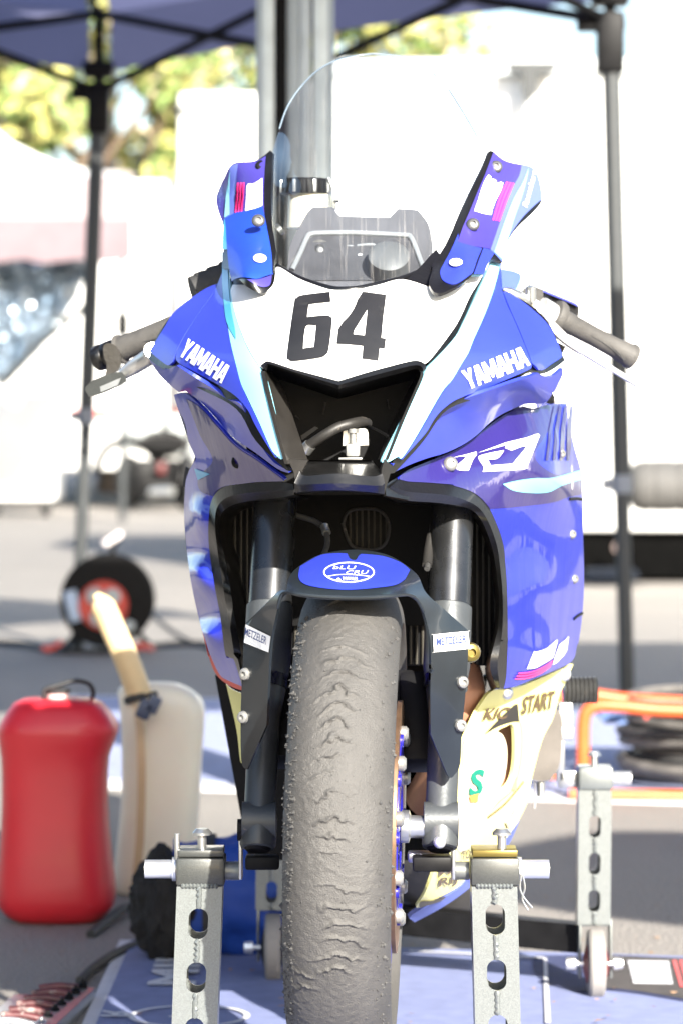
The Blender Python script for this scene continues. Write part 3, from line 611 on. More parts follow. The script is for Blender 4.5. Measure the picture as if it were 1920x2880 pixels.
# ---- inside the front opening
cov = [(640,1380,1),(1330,1380,1),(1330,1700,1),(1180,1760,1),(760,1760,1),(640,1700,1)]
RAD = part('radiator', box(P(1010, 1630, 4.02), (.37, .03, .22)), dullblack, B)
part('cooling_tubes', join(*[tube([P(x, 1380, 4.0), P(x, 1868, 4.0)], .0016, 6) for x in range(610, 1410, 17)]), M('radiator_fin', (.06, .055, .045), .5, .3), RAD, kind='stuff')
sheet('radiator_cover', [(790,1375,1),(1215,1375,1),(1225,1760,1),(780,1760,1)], Flat(3.985), coverblk, B, [cH((1130,830),(1150,770),(1200,745),(1310,745),(1365,780),(1388,840),(1375,920),(1330,965),(1240,970),(1170,940))], step=40, thick=.003)
part('oval_rim', tube([P(a, b, 3.983) for a, b in smooth(cH((1130,830),(1150,770),(1200,745),(1310,745),(1365,780),(1388,840),(1375,920),(1330,965),(1240,970),(1170,940))+cH((1130,830)))], .002, 8, False), dustblack, B)
part('brake_hose', tube(sm3(px3([(780,1424,3.86),(830,1448,3.86),(885,1466,3.85),(915,1492,3.83),(920,1530,3.81),(908,1565,3.78)])), .0036, 10), rubber, B)
part('hose_joint', tube(px3([(912,1480,3.835),(918,1500,3.825)]), .0055, 10), steel, B)
part('brake_hose', tube(sm3(px3([(1225,1420,3.90),(1212,1500,3.86),(1205,1560,3.83),(1200,1600,3.80)])), .0036, 10), rubber, B)
part('hose_sleeve', tube(sm3(px3([(1213,1505,3.85),(1205,1545,3.835),(1200,1590,3.81)])), .0062, 10), dustblack, B)
part('lower_yoke', box(P(985, 1250, 3.95), (.26, .08, .05)), dullblack, B)
part('sun_block_box', box((.06, 4.16, .86), (.34, .28, .3), bev=.03), dullblack, B)  # hidden box added to stop sun passing through the hollow cowl
part('engine_block', box((.05, 4.47, .55), (.24, .4, .5), bev=.03), dullblack, B)
part('exhaust_header', tube(sm3(px3([(1250,1830,4.06),(1290,1900,4.02),(1300,2000,4.02),(1270,2120,4.06),(1200,2250,4.14)])), .03, 18), tanp, B)
part('filler_panel', slab([(605,1900,1),(1370,1900,1),(1300,2420,1),(700,2420,1)], Flat(4.27), .02), dullblack, B)  # black panel added to close the gap and stop light leaking

# ---- forks
FL = [(775,1395,3.86),(731,2265,3.715),(725,2385,3.695)]; FRk = [(1272,1395,3.87),(1240,2210,3.72),(1236,2385,3.70)]
for nm, q in (('l', FL), ('r', FRk)):
    top, bot = P(*q[0]), P(*q[2]); ax = (top-bot); L_ = ax.length; ax.normalize()
    side = -1 if nm == 'l' else 1
    t0 = .0 if nm == 'l' else 0
    fk = part('fork_leg', lathe([(.0265, L_*.44), (.0265, L_*.86), (.0265, L_*1.12)], bot, ax, 40), forkm, B)
    part('fork_lower', lathe([(.012, -.002), (.02, .0), (.0215, .004), (.0215, .035), (.0185, .05), (.0195, .16), (.0255, .205), (.0285, .225), (.0285, .3), (.026, .302)], bot, ax, 40), forklow, fk)
    part('axle_clamp', lathe([(.014, 0), (.0235, 0), (.0235, .04), (.014, .04)], bot+ax*.032+Vector((-.02, 0, 0)), (1, 0, 0), 28), forklow, fk)
    part('foot_hole', lathe([(.013, 0), (.016, .003), (.016, .006)], bot-ax*.004, ax, 24), dullblack, fk)
part('axle_nut', lathe([(.013, 0), (.013, .016), (.011, .018)], P(668, 2335, 3.70), (1, 0, 0), 8), dullblack, B)
bolt('pinch_bolt', 1235, 2370, 3.672, .0075, chrome, B, (0, -1, .3), .008)
part('foot_clamp', box(P(738, 2425, 3.71), (.04, .03, .016)), dullblack, B)
part('foot_clamp', box(P(1214, 2428, 3.71), (.046, .03, .018)), dullblack, B)

# ---- front wheel
wn = Vector((1, -YAWW, -.02)).normalized(); wy = Vector((YAWW, 1, 0)); wy = (wy-wn*wy.dot(wn)).normalized(); wz = wn.cross(wy).normalized()
if wz.z < 0: wz = -wz
WHEEL = part('front_wheel', lathe([(.02, -.05), (.03, -.045), (.03, .045), (.02, .05)], AX, wn, 24), rimblue, B)
def tyre_geo(c, n, y, z, rad, hw, fine=True):
    th = list(np.linspace(-1.75, 1.75, 980))+list(np.linspace(1.75, 2*math.pi-1.75, 62))[1:-1] if fine else list(np.linspace(0, 2*math.pi, 97)[:-1])
    ss = np.linspace(-1.72, 1.72, 124 if fine else 32); V, Fc = [], []
    for a in th:
        dirv = -y*math.cos(a)+z*math.sin(a)
        for t in ss:
            s = hw*math.sin(max(-1.57, min(1.57, t)))*(1 if abs(t) < 1.57 else 1-.25*(abs(t)-1.57)/.15); r = rad-hw*1.03*(1-math.cos(t))*.95
            if fine and abs(t) < 1.4 and abs(a) < 1.75:
                arc = a*rad
                w = arc+.017*noise.noise((arc*13, s*22, 3.1))+.008*noise.noise((arc*42, s*60, 9.7))+.0042*noise.noise((arc*125, s*150, 4.4))+abs(s)*.34
                m = noise.noise((arc*15+5, s*24, 1.3))*1.1+.5-abs(s+.004)/.05
                ph = (w/.0205) % 1.0
                ridge = max(0, 1-abs(ph-.5)/.2)**1.2 if ph > .5 else max(0, 1-abs(ph-.5)/.08)
                r += .0042*ridge*max(0, min(1, m*1.6))+.0006*noise.noise((arc*150, s*150, 0))+.0003*noise.noise((arc*420, s*420, 2))
                if s < -.022: r += .0022*max(0, noise.noise((arc*160, s*160, 7))-.28)*min(1, (-.022-s)*60)
            V.append(c+dirv*r+n*s)
    N, W = len(th), len(ss)
    for i in range(N):
        for k in range(W-1): Fc.append((i*W+k, ((i+1) % N)*W+k, ((i+1) % N)*W+k+1, i*W+k+1))
    return V, Fc
part('tyre', tyre_geo(AX, wn, wy, wz, .3, .0605), tread, WHEEL, 60)
def crumbs():
    V, Fc = [], []
    for i in range(1250):
        a = random.uniform(-.95, 1.15); e = random.random()
        s = (-1 if random.random() < .74 else 1)*random.uniform(.046, .0608) if e < .8 else random.uniform(-.05, .05)
        t = math.asin(max(-1, min(1, s/.0605))); r = .3-.0605*.98*(1-math.cos(t))
        c = AX+(-wy*math.cos(a)+wz*math.sin(a))*r+wn*s; k = random.choice([.0007, .0009, .0012, .0016, .0024])*random.uniform(.6, 1.3)*(1 if e < .8 else .6)
        n0 = len(V)
        for d in ((1,0,0),(-1,0,0),(0,1,0),(0,-1,0),(0,0,1),(0,0,-1)): V.append(c+Vector(d)*k*random.uniform(.6, 1.5))
        for f in ((0,2,4),(2,1,4),(1,3,4),(3,0,4),(2,0,5),(1,2,5),(3,1,5),(0,3,5)): Fc.append(tuple(n0+q for q in f))
    return V, Fc
part('rubber_crumbs', crumbs(), M('rubber_pill', (.06, .059, .057), .8), WHEEL, 20, kind='stuff')
part('rim', join(lathe([(.2, -.045), (.224, -.05), (.222, -.04), (.205, -.03), (.2, 0), (.205, .03), (.222, .04), (.224, .05), (.2, .045)], AX, wn, 64, False)), rimblue, WHEEL)
for k in range(5):
    a = k*2*math.pi/5+.45; d0 = -wy*math.cos(a)+wz*math.sin(a); d1 = -wy*math.cos(a+.18)+wz*math.sin(a+.18); d2 = -wy*math.cos(a-.18)+wz*math.sin(a-.18)
    part('spoke', join(tube([AX+d0*.03+wn*.02, AX+d1*.205+wn*.034], [.012, .009], 8), tube([AX+d0*.03+wn*.02, AX+d2*.205+wn*.034], [.012, .009], 8)), rimblue, WHEEL)
for s in (-1, 1):
    c = AX+wn*(.0585*s)
    def ring(r0, r1, z0, z1): return lathe([(r0, z0), (r1, z0), (r1, z1), (r0, z1), (r0, z0)], c, wn, 72, False)
    d = part('brake_disc', ring(.112, .149, -.0025, .0025), bronze, WHEEL)
    part('disc_carrier', join(ring(.05, .108, -.004, .004), *[lathe([(.008, -.005), (.008, .006)], c+(-wy*math.cos(k*.628)+wz*math.sin(k*.628))*.11, wn, 12) for k in range(10)]), rimblue if s > 0 else dullblack, WHEEL)
    for k in range(10): part('disc_bobbin', lathe([(.009, 0), (.009, .006), (.006, .009)], c+(-wy*math.cos(k*.628+.2)+wz*math.sin(k*.628+.2))*.112+wn*(.002*s), wn*s, 12), fastm, WHEEL)
    cal = part('brake_caliper', join(box(AX+wn*(.078*s)+wy*.10+wz*.115, (.05, .05, .12), rx(-28), .01), box(AX+wn*(.06*s)+wy*.105+wz*.12, (.03, .045, .11), rx(-28), .006)), dullblack, B)
    for k in range(2): part('caliper_pin', lathe([(.005, 0), (.005, .03)], AX+wn*(.075*s)+wy*.085+wz*(.075+.05*k), wn*s, 10), brassy, cal)
part('axle_spacer', lathe([(.0155, .062), (.0195, .063), (.0195, .072), (.0135, .074), (.0135, .095)], AX, wn, 28), steel, WHEEL)
part('bridge_bracket', box(P(1205,2410,3.74), (.05,.03,.012)), steel, B)

# ---- front fender
fend = cJ((410,322,1),(385,320),(360,330,1),(180,510,1),(172,560),(165,750),(155,1000),(158,1280),(190,1330,1),(300,1080,1),(318,680),(332,560),(362,420),(380,355),(412,333,1),(470,345),(600,358),(760,364),(900,362),(1000,355),(1105,348,1),(1150,380),(1180,440),(1212,560),(1222,680),(1218,900),(1220,1130,1),(1310,1350),(1332,1376),(1352,1362),(1385,1300),(1395,1130),(1415,900),(1430,680),(1428,545,1),(1310,440),(1195,335),(1150,240),(1080,178),(1000,130),(900,102),(760,93),(600,120),(490,180),(430,240))
FEND = sheet('front_fender', fend, FF, fendm, B, step=11, thick=.003)
part('fender_edge', tube(lf(FF, smooth(cJ((362,420,1),(382,350),(412,330),(470,341),(600,355),(760,361),(900,359),(1000,352),(1090,344),(1140,370),(1180,440)), False), -.0005), .0022, 8), fendm, FEND)
DEC = sheet('fender_decal', cJ((488,190,1),(600,128),(690,116),(752,118,1),(768,148),(800,154),(815,132),(830,120,1),(950,132),(1050,168),(1103,210,1),(1075,262,1),(1020,295),(900,312),(750,322),(600,310),(510,288),(480,250)), FF, blue, FEND, thick=0, off=.001, step=10)
ox, oy = cJ((762, 228))[0]
ell = lambda rx_, ry_: [(ox+rx_*math.cos(t), oy+ry_*math.sin(t)) for t in np.linspace(0, 2*math.pi, 33)[:-1]]
sheet('decal_oval', ell(71, 29), FF, whitel, FEND, [ell(67.5, 25.5)], thick=0, off=.002, step=12)
sheet('decal_line', cJ((638,250,1),(700,240),(765,239),(830,243),(888,252,1),(886,256,1),(830,247),(765,243),(700,244),(640,254,1)), FF, whitel, FEND, thick=0, off=.002)
lettering('bLU', cJ((672,211))[0], (60,1), (5,-10), FF, whitel, FEND, .0022, .0); lettering('CRU', cJ((742,240))[0], (60,-1), (5,-10), FF, whitel, FEND, .0022, .0)
lettering('YAMAHA', cJ((722,270))[0], (44,1), (2,-8), FF, whitel, FEND, .0022, .03)
part('decal_emblem', lathe([(.0022, 0), (.0022, .0004)], P(*cJ((705,262))[0], float(FF(*cJ((705,262))[0]))-.0025), (0, -1, .6), 14), whitel, FEND)
st = sheet('sticker', cJ((188,512,1),(328,580,1),(316,670,1),(178,615,1)), FF, whitel, FEND, thick=0, off=.0012)
lettering('METZELER', cJ((188,572))[0], (60,27), (3,-21), FF, blueink, FEND, .0028, .012)
st = sheet('sticker', cJ((1230,576),(1235,570),(1420,553),(1426,558),(1434,645),(1428,650),(1240,668),(1234,662)), FF, whitel, FEND, thick=0, off=.0012)
lettering('METZELER', cJ((1244,632))[0], (84,-9), (-1,-21), FF, blueink, FEND, .0028, .012)
for (u, v) in ((183,792),(172,1035)): bolt('fender_bolt', *cJ((u, v))[0], float(FF(*cJ((u, v))[0]))-.001, .0075, fastm, FEND, (-.6, -1, 0), .006)
for (u, v) in ((1396,838),(1386,1082)): bolt('fender_bolt', *cJ((u, v))[0], float(FF(*cJ((u, v))[0]))-.001, .0075, fastm, FEND, (.5, -1, 0), .006)
bolt('yoke_bolt', *cJ((1442,670))[0], 3.69, .012, brassy, B, (.2, -1, 0), .01)

# ---- windscreen with its side fins
scr = cA((790,190,1),(785,420),(780,700),(792,1000),(822,1200),(850,1330)) + cE((160,40),(300,120),(500,210),(760,285),(900,296),(1080,284),(1300,236),(1568,170)) + cG((240,80),(345,35)) + cC((60,1360),(200,1160),(340,860),(480,560),(640,240),(712,95,1)) + DP((1098,318),(1043,225),(1000,172),(960,146),(920,129),(870,123),(840,124),(780,135),(730,160),(690,200),(660,245),(642,295))
SCR = sheet('windscreen', scr, FW, clear, B, step=13, thick=.003)
ep = smooth(DP((642,295),(660,245),(690,200),(730,160),(780,135),(840,124),(870,123),(920,129),(960,146),(1000,172),(1043,225),(1098,318)), False)
part('screen_edge', tube(lf(FW, ep, .0015), .0011, 8), M('acrylic_edge', (.16, .21, .26), .25, 0, .3), SCR)
part('screen_edge', tube(lf(FW, smooth(DP((1030,205),(1043,225),(1072,272),(1098,318),(1110,340)), False), .001), .0018, 8), MATS['acrylic_edge'], SCR)
part('screen_seal', tube(lf(FW, smooth(cE((165,38,1),(300,122),(500,212),(760,287),(900,298),(1080,286),(1300,238),(1568,172)) + cG((240,82),(345,35,1)), False), -.003), .0042, 10), blackpl, B)
earL = cA((770,168,1),(680,240),(580,290),(390,305),(310,360),(250,480),(185,620),(160,720),(185,850),(235,990),(250,1100),(245,1260),(228,1420),(235,1500,1),(330,1500,1),(322,1568)) + cD((1010,130),(1100,190),(1180,262),(1300,327),(1390,327),(1440,252),(1478,140),(1482,0)) + cA((830,1330),(820,1200),(792,1000),(780,700),(786,420),(797,195,1))
EL = sheet('screen_fin', earL, FEL, blackpl, B, step=12, label='left fin patched with blue tape')
sheet('fin_sticker', cA((724,235,1),(640,285),(580,300),(400,315),(318,368),(258,488),(192,625),(168,720),(192,845),(240,985),(262,1010,1),(712,1010,1),(702,700),(710,420)), FEL, navy2, EL, thick=0, off=.001)
sheet('fin_stripe', cA((330,345,1),(418,322,1),(385,700,1),(370,890,1),(265,960,1),(290,700)), FEL, lilac, EL, thick=0, off=.0018)
sheet('fin_stripe', cA((334,405,1),(330,700,1),(326,905,1),(268,940,1),(290,700,1)), FEL, teal, EL, thick=0, off=.0026)
for k in range(3): sheet('pink_line', cA((412+k*32,532,1),(432+k*32,532,1),(402+k*32,875,1),(382+k*32,880,1)), FEL, pink, EL, thick=0, off=.0018)
sheet('sponsor_block', cA((522,560),(600,545),(690,485,1),(690,800,1),(600,835),(498,860,1),(512,700)), FEL, whitel, EL, thick=0, off=.0018)
for k in range(4): sheet('block_gap', cA((560,620+k*52,1),(690,575+k*52,1),(690,579+k*52,1),(560,624+k*52,1)), FEL, navy2, EL, thick=0, off=.0026)
lettering('Deeeghart', cA((268,465))[0], (-8,90), (-11,1), FEL, lilac, EL, .0022, .0)
tp = sheet('tape_patch', cA((272,945,1),(400,880),(560,855),(690,805,1),(705,880),(735,1050),(770,1280),(783,1420),(786,1568)) + cD((1470,130,1),(1380,156),(1280,186),(1150,164),(1060,180),(1028,206,1),(1008,120),(988,10)) + cA((300,1290),(288,1100)), FEL, tape, EL, thick=.0006, off=.0022)
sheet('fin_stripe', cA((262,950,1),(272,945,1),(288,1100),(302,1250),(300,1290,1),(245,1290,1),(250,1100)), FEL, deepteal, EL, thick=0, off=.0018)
sheet('fin_edge', cD((1180,180,1),(1285,188),(1400,158),(1455,138,1),(1435,245),(1370,272),(1290,250)), FEL, navy2, EL, thick=0, off=.0012)
bolt('fin_bolt', *cA((675,350))[0], 4.03, .0085, dullblack, EL, (0, -1, .5), .006); bolt('fin_bolt', *cA((635,962))[0], 3.908, .0085, boltm, EL, (0, -1, .4), .005)
sheet('fin_slot', [(cA((650,1415))[0][0]+17*math.cos(t), cA((650,1415))[0][1]+12*math.sin(t)) for t in np.linspace(0, 6.28, 20)[:-1]], FEL, whitel, EL, thick=0, off=.004)

earR = cC((712,88,1),(740,100),(850,190),(950,225),(1055,245),(1150,265),(1210,310),(1245,380),(1280,520),(1288,640),(1275,690),(1180,800),(1050,920),(950,1040),(900,1140),(870,1250),(850,1345,1),(730,1310,1),(690,1345),(625,1485,1),(505,1488)) + cG((780,140),(700,210),(560,285),(450,332),(390,335),(340,305),(302,210),(340,60)) + cC((60,1370),(200,1160),(340,860),(480,560),(640,240),(690,110))
ER = sheet('screen_fin', earR, FER, blackpl, B, step=12, label='right fin with pale stripes')
sheet('fin_sticker', cC((742,106,1),(850,195),(950,230),(1057,250,1),(1030,370),(960,500),(880,700),(710,1205,1),(630,1190),(450,1160),(342,1120,1),(400,950),(480,760),(560,560),(650,350)), FER, navy2, ER, thick=0, off=.001)
sheet('fin_stripe', cC((1057,248,1),(1150,268),(1208,314),(1243,385),(1276,520),(1284,638,1),(1200,710),(1080,830),(960,990),(900,1100),(868,1250),(838,1350,1),(740,1240,1),(708,1208,1),(880,700),(960,500),(1030,370)), FER, lilac, ER, thick=0, off=.001)
sheet('fin_stripe', cC((1130,290,1),(1110,400),(1050,620),(960,880),(860,1240),(840,1330,1),(745,1240,1),(860,900),(960,640),(1060,460)), FER, teal, ER, thick=0, off=.0018)
for k in range(3): sheet('pink_line', cC((878+k*35,445+k*6,1),(900+k*35,448+k*6,1),(812+k*36,650+k*8),(742+k*32,880+k*5,1),(722+k*32,878+k*5,1),(792+k*36,640+k*8)), FER, pink, ER, thick=0, off=.0018)
sb = sheet('sponsor_block', cC((680,368,1),(708,390,1),(710,415,1),(735,415,1),(765,430,1),(770,455,1),(800,458,1),(812,445,1),(842,458,1),(828,520),(795,590),(765,650),(730,740),(710,820,1),(620,805),(520,775,1),(530,740),(565,640),(600,530),(640,430)), FER, whitel, ER, thick=0, off=.0018)
for (u, v, w, z) in ((610,520,745,582),(590,585,640,612),(560,640,625,668),(545,690,600,715),(735,640,765,650),(530,745,560,760),(690,745,735,755)):
    sheet('block_gap', cC((u, v, 1), (w, z, 1), (w, z+5, 1), (u, v+7, 1)), FER, navy2, ER, thick=0, off=.0026)
lettering('Raceshart', cC((1110,740))[0], (27,-100), (-13,-9), FER, whitel, ER, .0022, .02)
lp = sheet('fin_foot', cC((350,1030,1),(320,1100),(260,1240),(190,1370),(150,1450),(160,1530)) + cG((480,215),(560,238),(640,220),(750,140)) + cC((510,1460),(555,1330),(610,1195,1),(480,1165),(345,1125,1)), FER, blue, ER, thick=.001, off=.0012)
sheet('fin_patch', cC((628,1195,1),(705,1212),(750,1250,1),(690,1345),(625,1482,1),(520,1484,1),(580,1320)), FER, blue, ER, thick=.001, off=.0012)
bolt('fin_bolt', *cC((775,275))[0], 4.02, .0085, boltm, ER, (0, -1, .4), .005); bolt('fin_bolt', *cC((515,925))[0], 3.915, .0085, boltm, ER, (0, -1, .4), .005)
sheet('fin_slot', [(cC((328,1380))[0][0]+17*math.cos(t), cC((328,1380))[0][1]+11*math.sin(t)) for t in np.linspace(0, 6.28, 20)[:-1]], FER, whitel, ER, thick=0, off=.004)

# ---- dashboard behind the screen
FD = Flat(4.0, 0, -.28, 985, 640)
dash = cA((1240,815),(1290,808),(1440,806),(1475,815),(1530,890),(1568,908)) + cB((100,912),(500,922),(560,900),(620,840),(650,826),(840,840),(890,880),(975,1000),(1010,1150),(1022,1280),(990,1440),(960,1568,1)) + [(1150,830,1),(800,830,1)] + cA((955,1568,1),(985,1280),(1030,1150),(1100,1020),(1180,880))
DASH = sheet('dash_panel', dash, FD, M('grey_dash', (.07, .07, .08), .55, 0, .1, .15, 20, dirt=(.2, .2, .19), dscale=80, dth=.68), B, step=24, thick=.01)  # plain grey panel with random lighter specks
fr = smooth(cA((1015,1510,1),(1100,1330),(1180,1150),(1220,1112),(1300,1100),(1568,1095)) + cB((200,1097),(700,1122),(770,1140),(820,1230),(880,1390),(925,1510,1)), False)
part('instrument_rim', tube([P(a, b, float(FD(a, b))-.004) for a, b in fr], .0035, 8), M('grey_rim', (.22, .23, .24), .3, 0, .5), DASH)
sheet('instrument_face', [(a, b, 1) for a, b in fr]+[(1150,790,1),(830,790,1)], FD, M('instrument_black', (.035, .035, .04), .5, 0, .2, .3, 40, dirt=(.12, .12, .12), dscale=90, dth=.66), DASH, thick=0, off=.002, step=60, raw=False)
for (x, y, r) in ((899,708,.0085), (1120,712,.0085)):
    part('screw_boss', lathe([(r*1.75, 0), (r*1.75, .006), (r*1.3, .006)], P(x, y, 3.99), (0, -1, .2), 24), dustblack, DASH)
    part('dash_screw', lathe([(r, .004), (r*.95, .008), (r*.6, .011), (r*.3, .0115)], P(x, y, 3.99), (0, -1, .2), 20), boltm, DASH)
for (u, v, w, h) in ((1180,720,52,44),(1062,714,40,34),(980,714,34,36),(945,712,26,30)):
    x = u if u < 1100 else u-150
    part('dash_socket', join(tube([P(a, b, 3.985) for a, b in smooth([(x-w/2, 712-h/2), (x+w/2, 712-h/2), (x+w/2, 712+h/2), (x-w/2, 712+h/2), (x-w/2, 712-h/2)], False)], .0018, 8)), MATS['grey_rim'], DASH)
part('dash_shelf', box(P(985, 716, 3.985), (.07, .01, .004)), steel, DASH)
part('warning_lamp', lathe([(.004, 0), (.003, .004)], P(1012, 720, 3.98), (0, -1, .1), 14), steel, DASH)
part('round_gauge', lathe([(.026, 0), (.026, .03), (.02, .034), (.0, .034)], P(1092, 765, 3.97), (0, -.75, .66), 32), M('gauge_cap', (.1, .105, .11), .55, .1), DASH)
part('dash_stay', tube(px3([(825,790,3.97),(850,740,3.985),(872,705,3.99)]), .004, 8), steel, DASH)

# ---- brake fluid reservoir
RES = part('fluid_reservoir', loft([[Vector((c.x, c.y, c.z)) for c in [P(868, 640, 4.15)+Vector((.029*(1-.1*t)*math.cos(k*.2618), .024*math.sin(k*.2618), t*.049)) for k in range(24)]] for t in (0, .08, .5, 1)]), M('reservoir_plastic', (.78, .74, .62), .4, 0, .2, ss=.2), B)
cc = P(857, 545, 4.15)
part('reservoir_cap', lathe([(.0315*(1 if True else 0), 0), (.0315, .018), (.03, .02)], cc, (0, 0, 1), 40), dullblack, RES)
for k in range(22):
    a = k*2*math.pi/22; part('cap_rib', box(cc+Vector((.0318*math.cos(a), .0318*math.sin(a), .0095)), (.004, .0042, .017), rz(math.degrees(a)), .0008), dullblack if k % 3 else chrome, RES)
part('reservoir_bracket', join(box(P(937, 562, 4.14), (.008, .016, .028)), lathe([(.004, 0), (.004, .006)], P(941, 561, 4.13), (1, 0, 0), 10), tube(sm3(px3([(922,500,4.14),(930,520,4.14),(938,545,4.14)])), .003, 8)), steel, B)
part('cable_adjuster', tube(px3([(792,640,4.02),(782,648,4.02)]), .0075, 14), steel, B)

# ---- controls, left side of the picture
part('switch_cluster', join(*[lathe([(.0265+.0014*(k % 2), 0), (.0265+.0014*(k % 2), .0115)], P(548, 832, 4.1)+Vector((.008*k, .004*k, .0038*k)), (1, .2, .36), 20) for k in range(9)], box(P(600,790,4.12), (.05,.03,.022), ry(-24))), rubber, B)
g0, g1 = P(*cV((905,690))[0], 4.11), P(*cV((425,890))[0], 4.145)
GL = part('hand_grip', tube([g1+(g0-g1)*t for t in (0, .02, .05, .06, .3, .6, 1)], [.0195, .0205, .0195, .0165, .016, .0158, .0158], 28), gripr, B)
gd = (g0-g1).normalized()
for k in (-1, 1):
    part('grip_groove', tube(sm3([g1+(g0-g1)*t+Vector((0, -.0155, .0045*s)) for t, s in ((.12, .9*k), (.3, .2*k), (.5, -.9*k), (.8, -1.6*k))]), .0011, 6), rubber, GL)
part('bar_end', join(lathe([(.0165, -.036), (.0175, -.03), (.0175, -.024), (.016, -.022), (.0175, -.02), (.0175, -.008), (.016, -.006), (.016, .002)], g1, gd, 24)), blackpl, B)
part('guard_mount', slab(smooth(cV((285,860),(330,830),(400,860),(440,960),(428,1050),(370,1100,1),(300,1115,1),(315,1020),(290,950))), Flat(4.12), .02), blackpl, B)
FGd = Flat(4.08, -.2, 0, 300, 1070)
gd_o = smooth(cV((124,1232),(180,1172),(300,1112),(425,1085),(468,1108),(486,1166,1),(420,1202,1),(285,1265),(165,1300),(150,1285)))
LG = part('lever_guard', slab(gd_o, FGd, .022), blockm, B)
part('guard_face', slab(smooth(cV((255,1215,1),(440,1135,1),(412,1200,1),(262,1262,1))), Off(FGd, -.002), .004), steel, LG)
part('brake_lever', tube(px3([(200+455/3.136,700+1105/3.136,4.09),(200+560/3.136,700+1035/3.136,4.08),(200+700/3.136,700+945/3.136,4.06),(430,985,4.03)]), [.0075, .0105, .0115, .011], 18), chrome, B)

# ---- controls, right side of the picture
h0, h1 = P(*cY((575,470))[0], 4.10), P(*cY((1262,835))[0], 4.15)
GR = part('hand_grip', tube([h0+(h1-h0)*t for t in (0, .02, .05, .07, .2, .21, .5, .75, .93, .94, .98, 1)], [.019, .0215, .0205, .0145, .0142, .0135, .0128, .0135, .0158, .017, .017, .012], 28), gripr, B)
part('grip_flange', lathe([(.012, -.006), (.021, -.005), (.0225, 0), (.021, .005), (.014, .006)], h0, h1-h0, 32), gripr, GR)
for k in (0, 1):
    part('grip_groove', tube(sm3([h0+(h1-h0)*t+Vector((0, -.0128, s)) for t, s in ((.28, .006-.0025*k), (.42, .001-.0025*k), (.56, .0-.0025*k), (.72, -.003-.0025*k), (.86, -.009-.002*k))]), .0009, 6), rubber, GR)
part('bar_clamp', tube(px3([(1380+430/3.136,740+400/3.136,4.09),(1380+560/3.136,740+480/3.136,4.10)]), .0165, 20), M('bright_clamp', (.75, .75, .74), .35, .5), B)
part('master_cylinder', slab(smooth(cY((245,270,1),(325,195),(350,190),(460,235,1),(458,330),(440,370),(330,325,1))), Flat(4.1), .03), dustblack, B)
part('lever_pivot', join(box(P(1498, 858, 4.09), (.016, .02, .016), ry(30)), lathe([(.007, 0), (.007, .02)], P(1492, 848, 4.07), (0, -.2, 1), 10), box(P(1512, 880, 4.08), (.012, .016, .012), ry(30))), steel, B)
part('cable_end', tube(px3([(1414,814,4.05),(1430,820,4.05),(1462,838,4.06),(1482,850,4.07)]), [.0035, .006, .009, .006], 12), steel, B)
part('clutch_lever', join(tube(sm3(px3([(1548,915,4.06),(1590,955,4.05),(1640,988,4.05),(1720,1037,4.06),(1795,1085,4.08),(1806,1105,4.08),(1822,1125,4.085),(1833,1124,4.09)])), [.011]*6+[.0105]*6+[.0085]*6+[.0062]*6+[.005]*6+[.004]*6+[.003]*6+[.0025], 14, flat=.6)), M('polished_lever', (.8, .8, .79), .3, .6), B)
part('seat_tail', join(slab(smooth(cY((430,225,1),(480,250),(700,340),(765,370),(778,400),(770,480,1),(700,470),(560,400),(540,330),(500,285),(440,270,1))), Flat(4.6), .3)), dullblack, B)
part('tail_cover', slab(smooth(cY((428,218,1),(480,236),(700,326),(770,362,1),(765,378,1),(700,345),(480,256),(430,236,1))), Flat(4.59), .3), blue, B)
part('heel_plate', slab(smooth(cY((590,1060,1),(625,1120),(650,1240),(560,1240,1),(560,1160))), Flat(4.4), .02), M('heel_grey', (.3, .28, .25), .6), B)
part('frame_end', slab(smooth(cY((600,700,1),(660,735,1),(628,800,1))), Flat(4.15), .03), dustblack, B)

# ---- tank, seat, frame behind the fairing
tk = []
for (Y, xc, hw, zt, zb) in ((4.30, .083, .10, 1.0, .80), (4.34, .087, .15, 1.085, .78), (4.45, .095, .165, 1.115, .77), (4.6, .107, .15, 1.09, .78), (4.75, .125, .10, 1.0, .8)):
    tk.append([Vector((xc+hw*math.copysign(abs(math.cos(t))**.6, math.cos(t)), Y, (zt+zb)/2+(zt-zb)/2*math.copysign(abs(math.sin(t))**.7, math.sin(t)))) for t in np.linspace(0, 2*math.pi, 29)[:-1]])
part('fuel_tank', loft(tk), blue, B)
part('tank_side', slab(smooth(cG((1112,60,1),(1270,92),(1335,140),(1300,260),(1262,310,1),(1200,300),(1122,285,1))), Flat(4.28), .2), tape, B)
part('tank_edge_cap', slab(smooth(cG((1300,165),(1340,150),(1385,245),(1340,300),(1262,310))), Flat(4.3), .1), teal, B)  # teal piece beside the tank side
st_ = [[Vector((.14+.1*(Y-4.7)*.3+hw*math.cos(t), Y, zc+.05*math.sin(t))) for t in np.linspace(0, 2*math.pi, 17)[:-1]] for Y, hw, zc in ((4.7, .08, .88), (5.0, .1, .9), (5.3, .06, .97), (5.45, .03, 1.0))]
part('seat', loft(st_), dullblack, B)
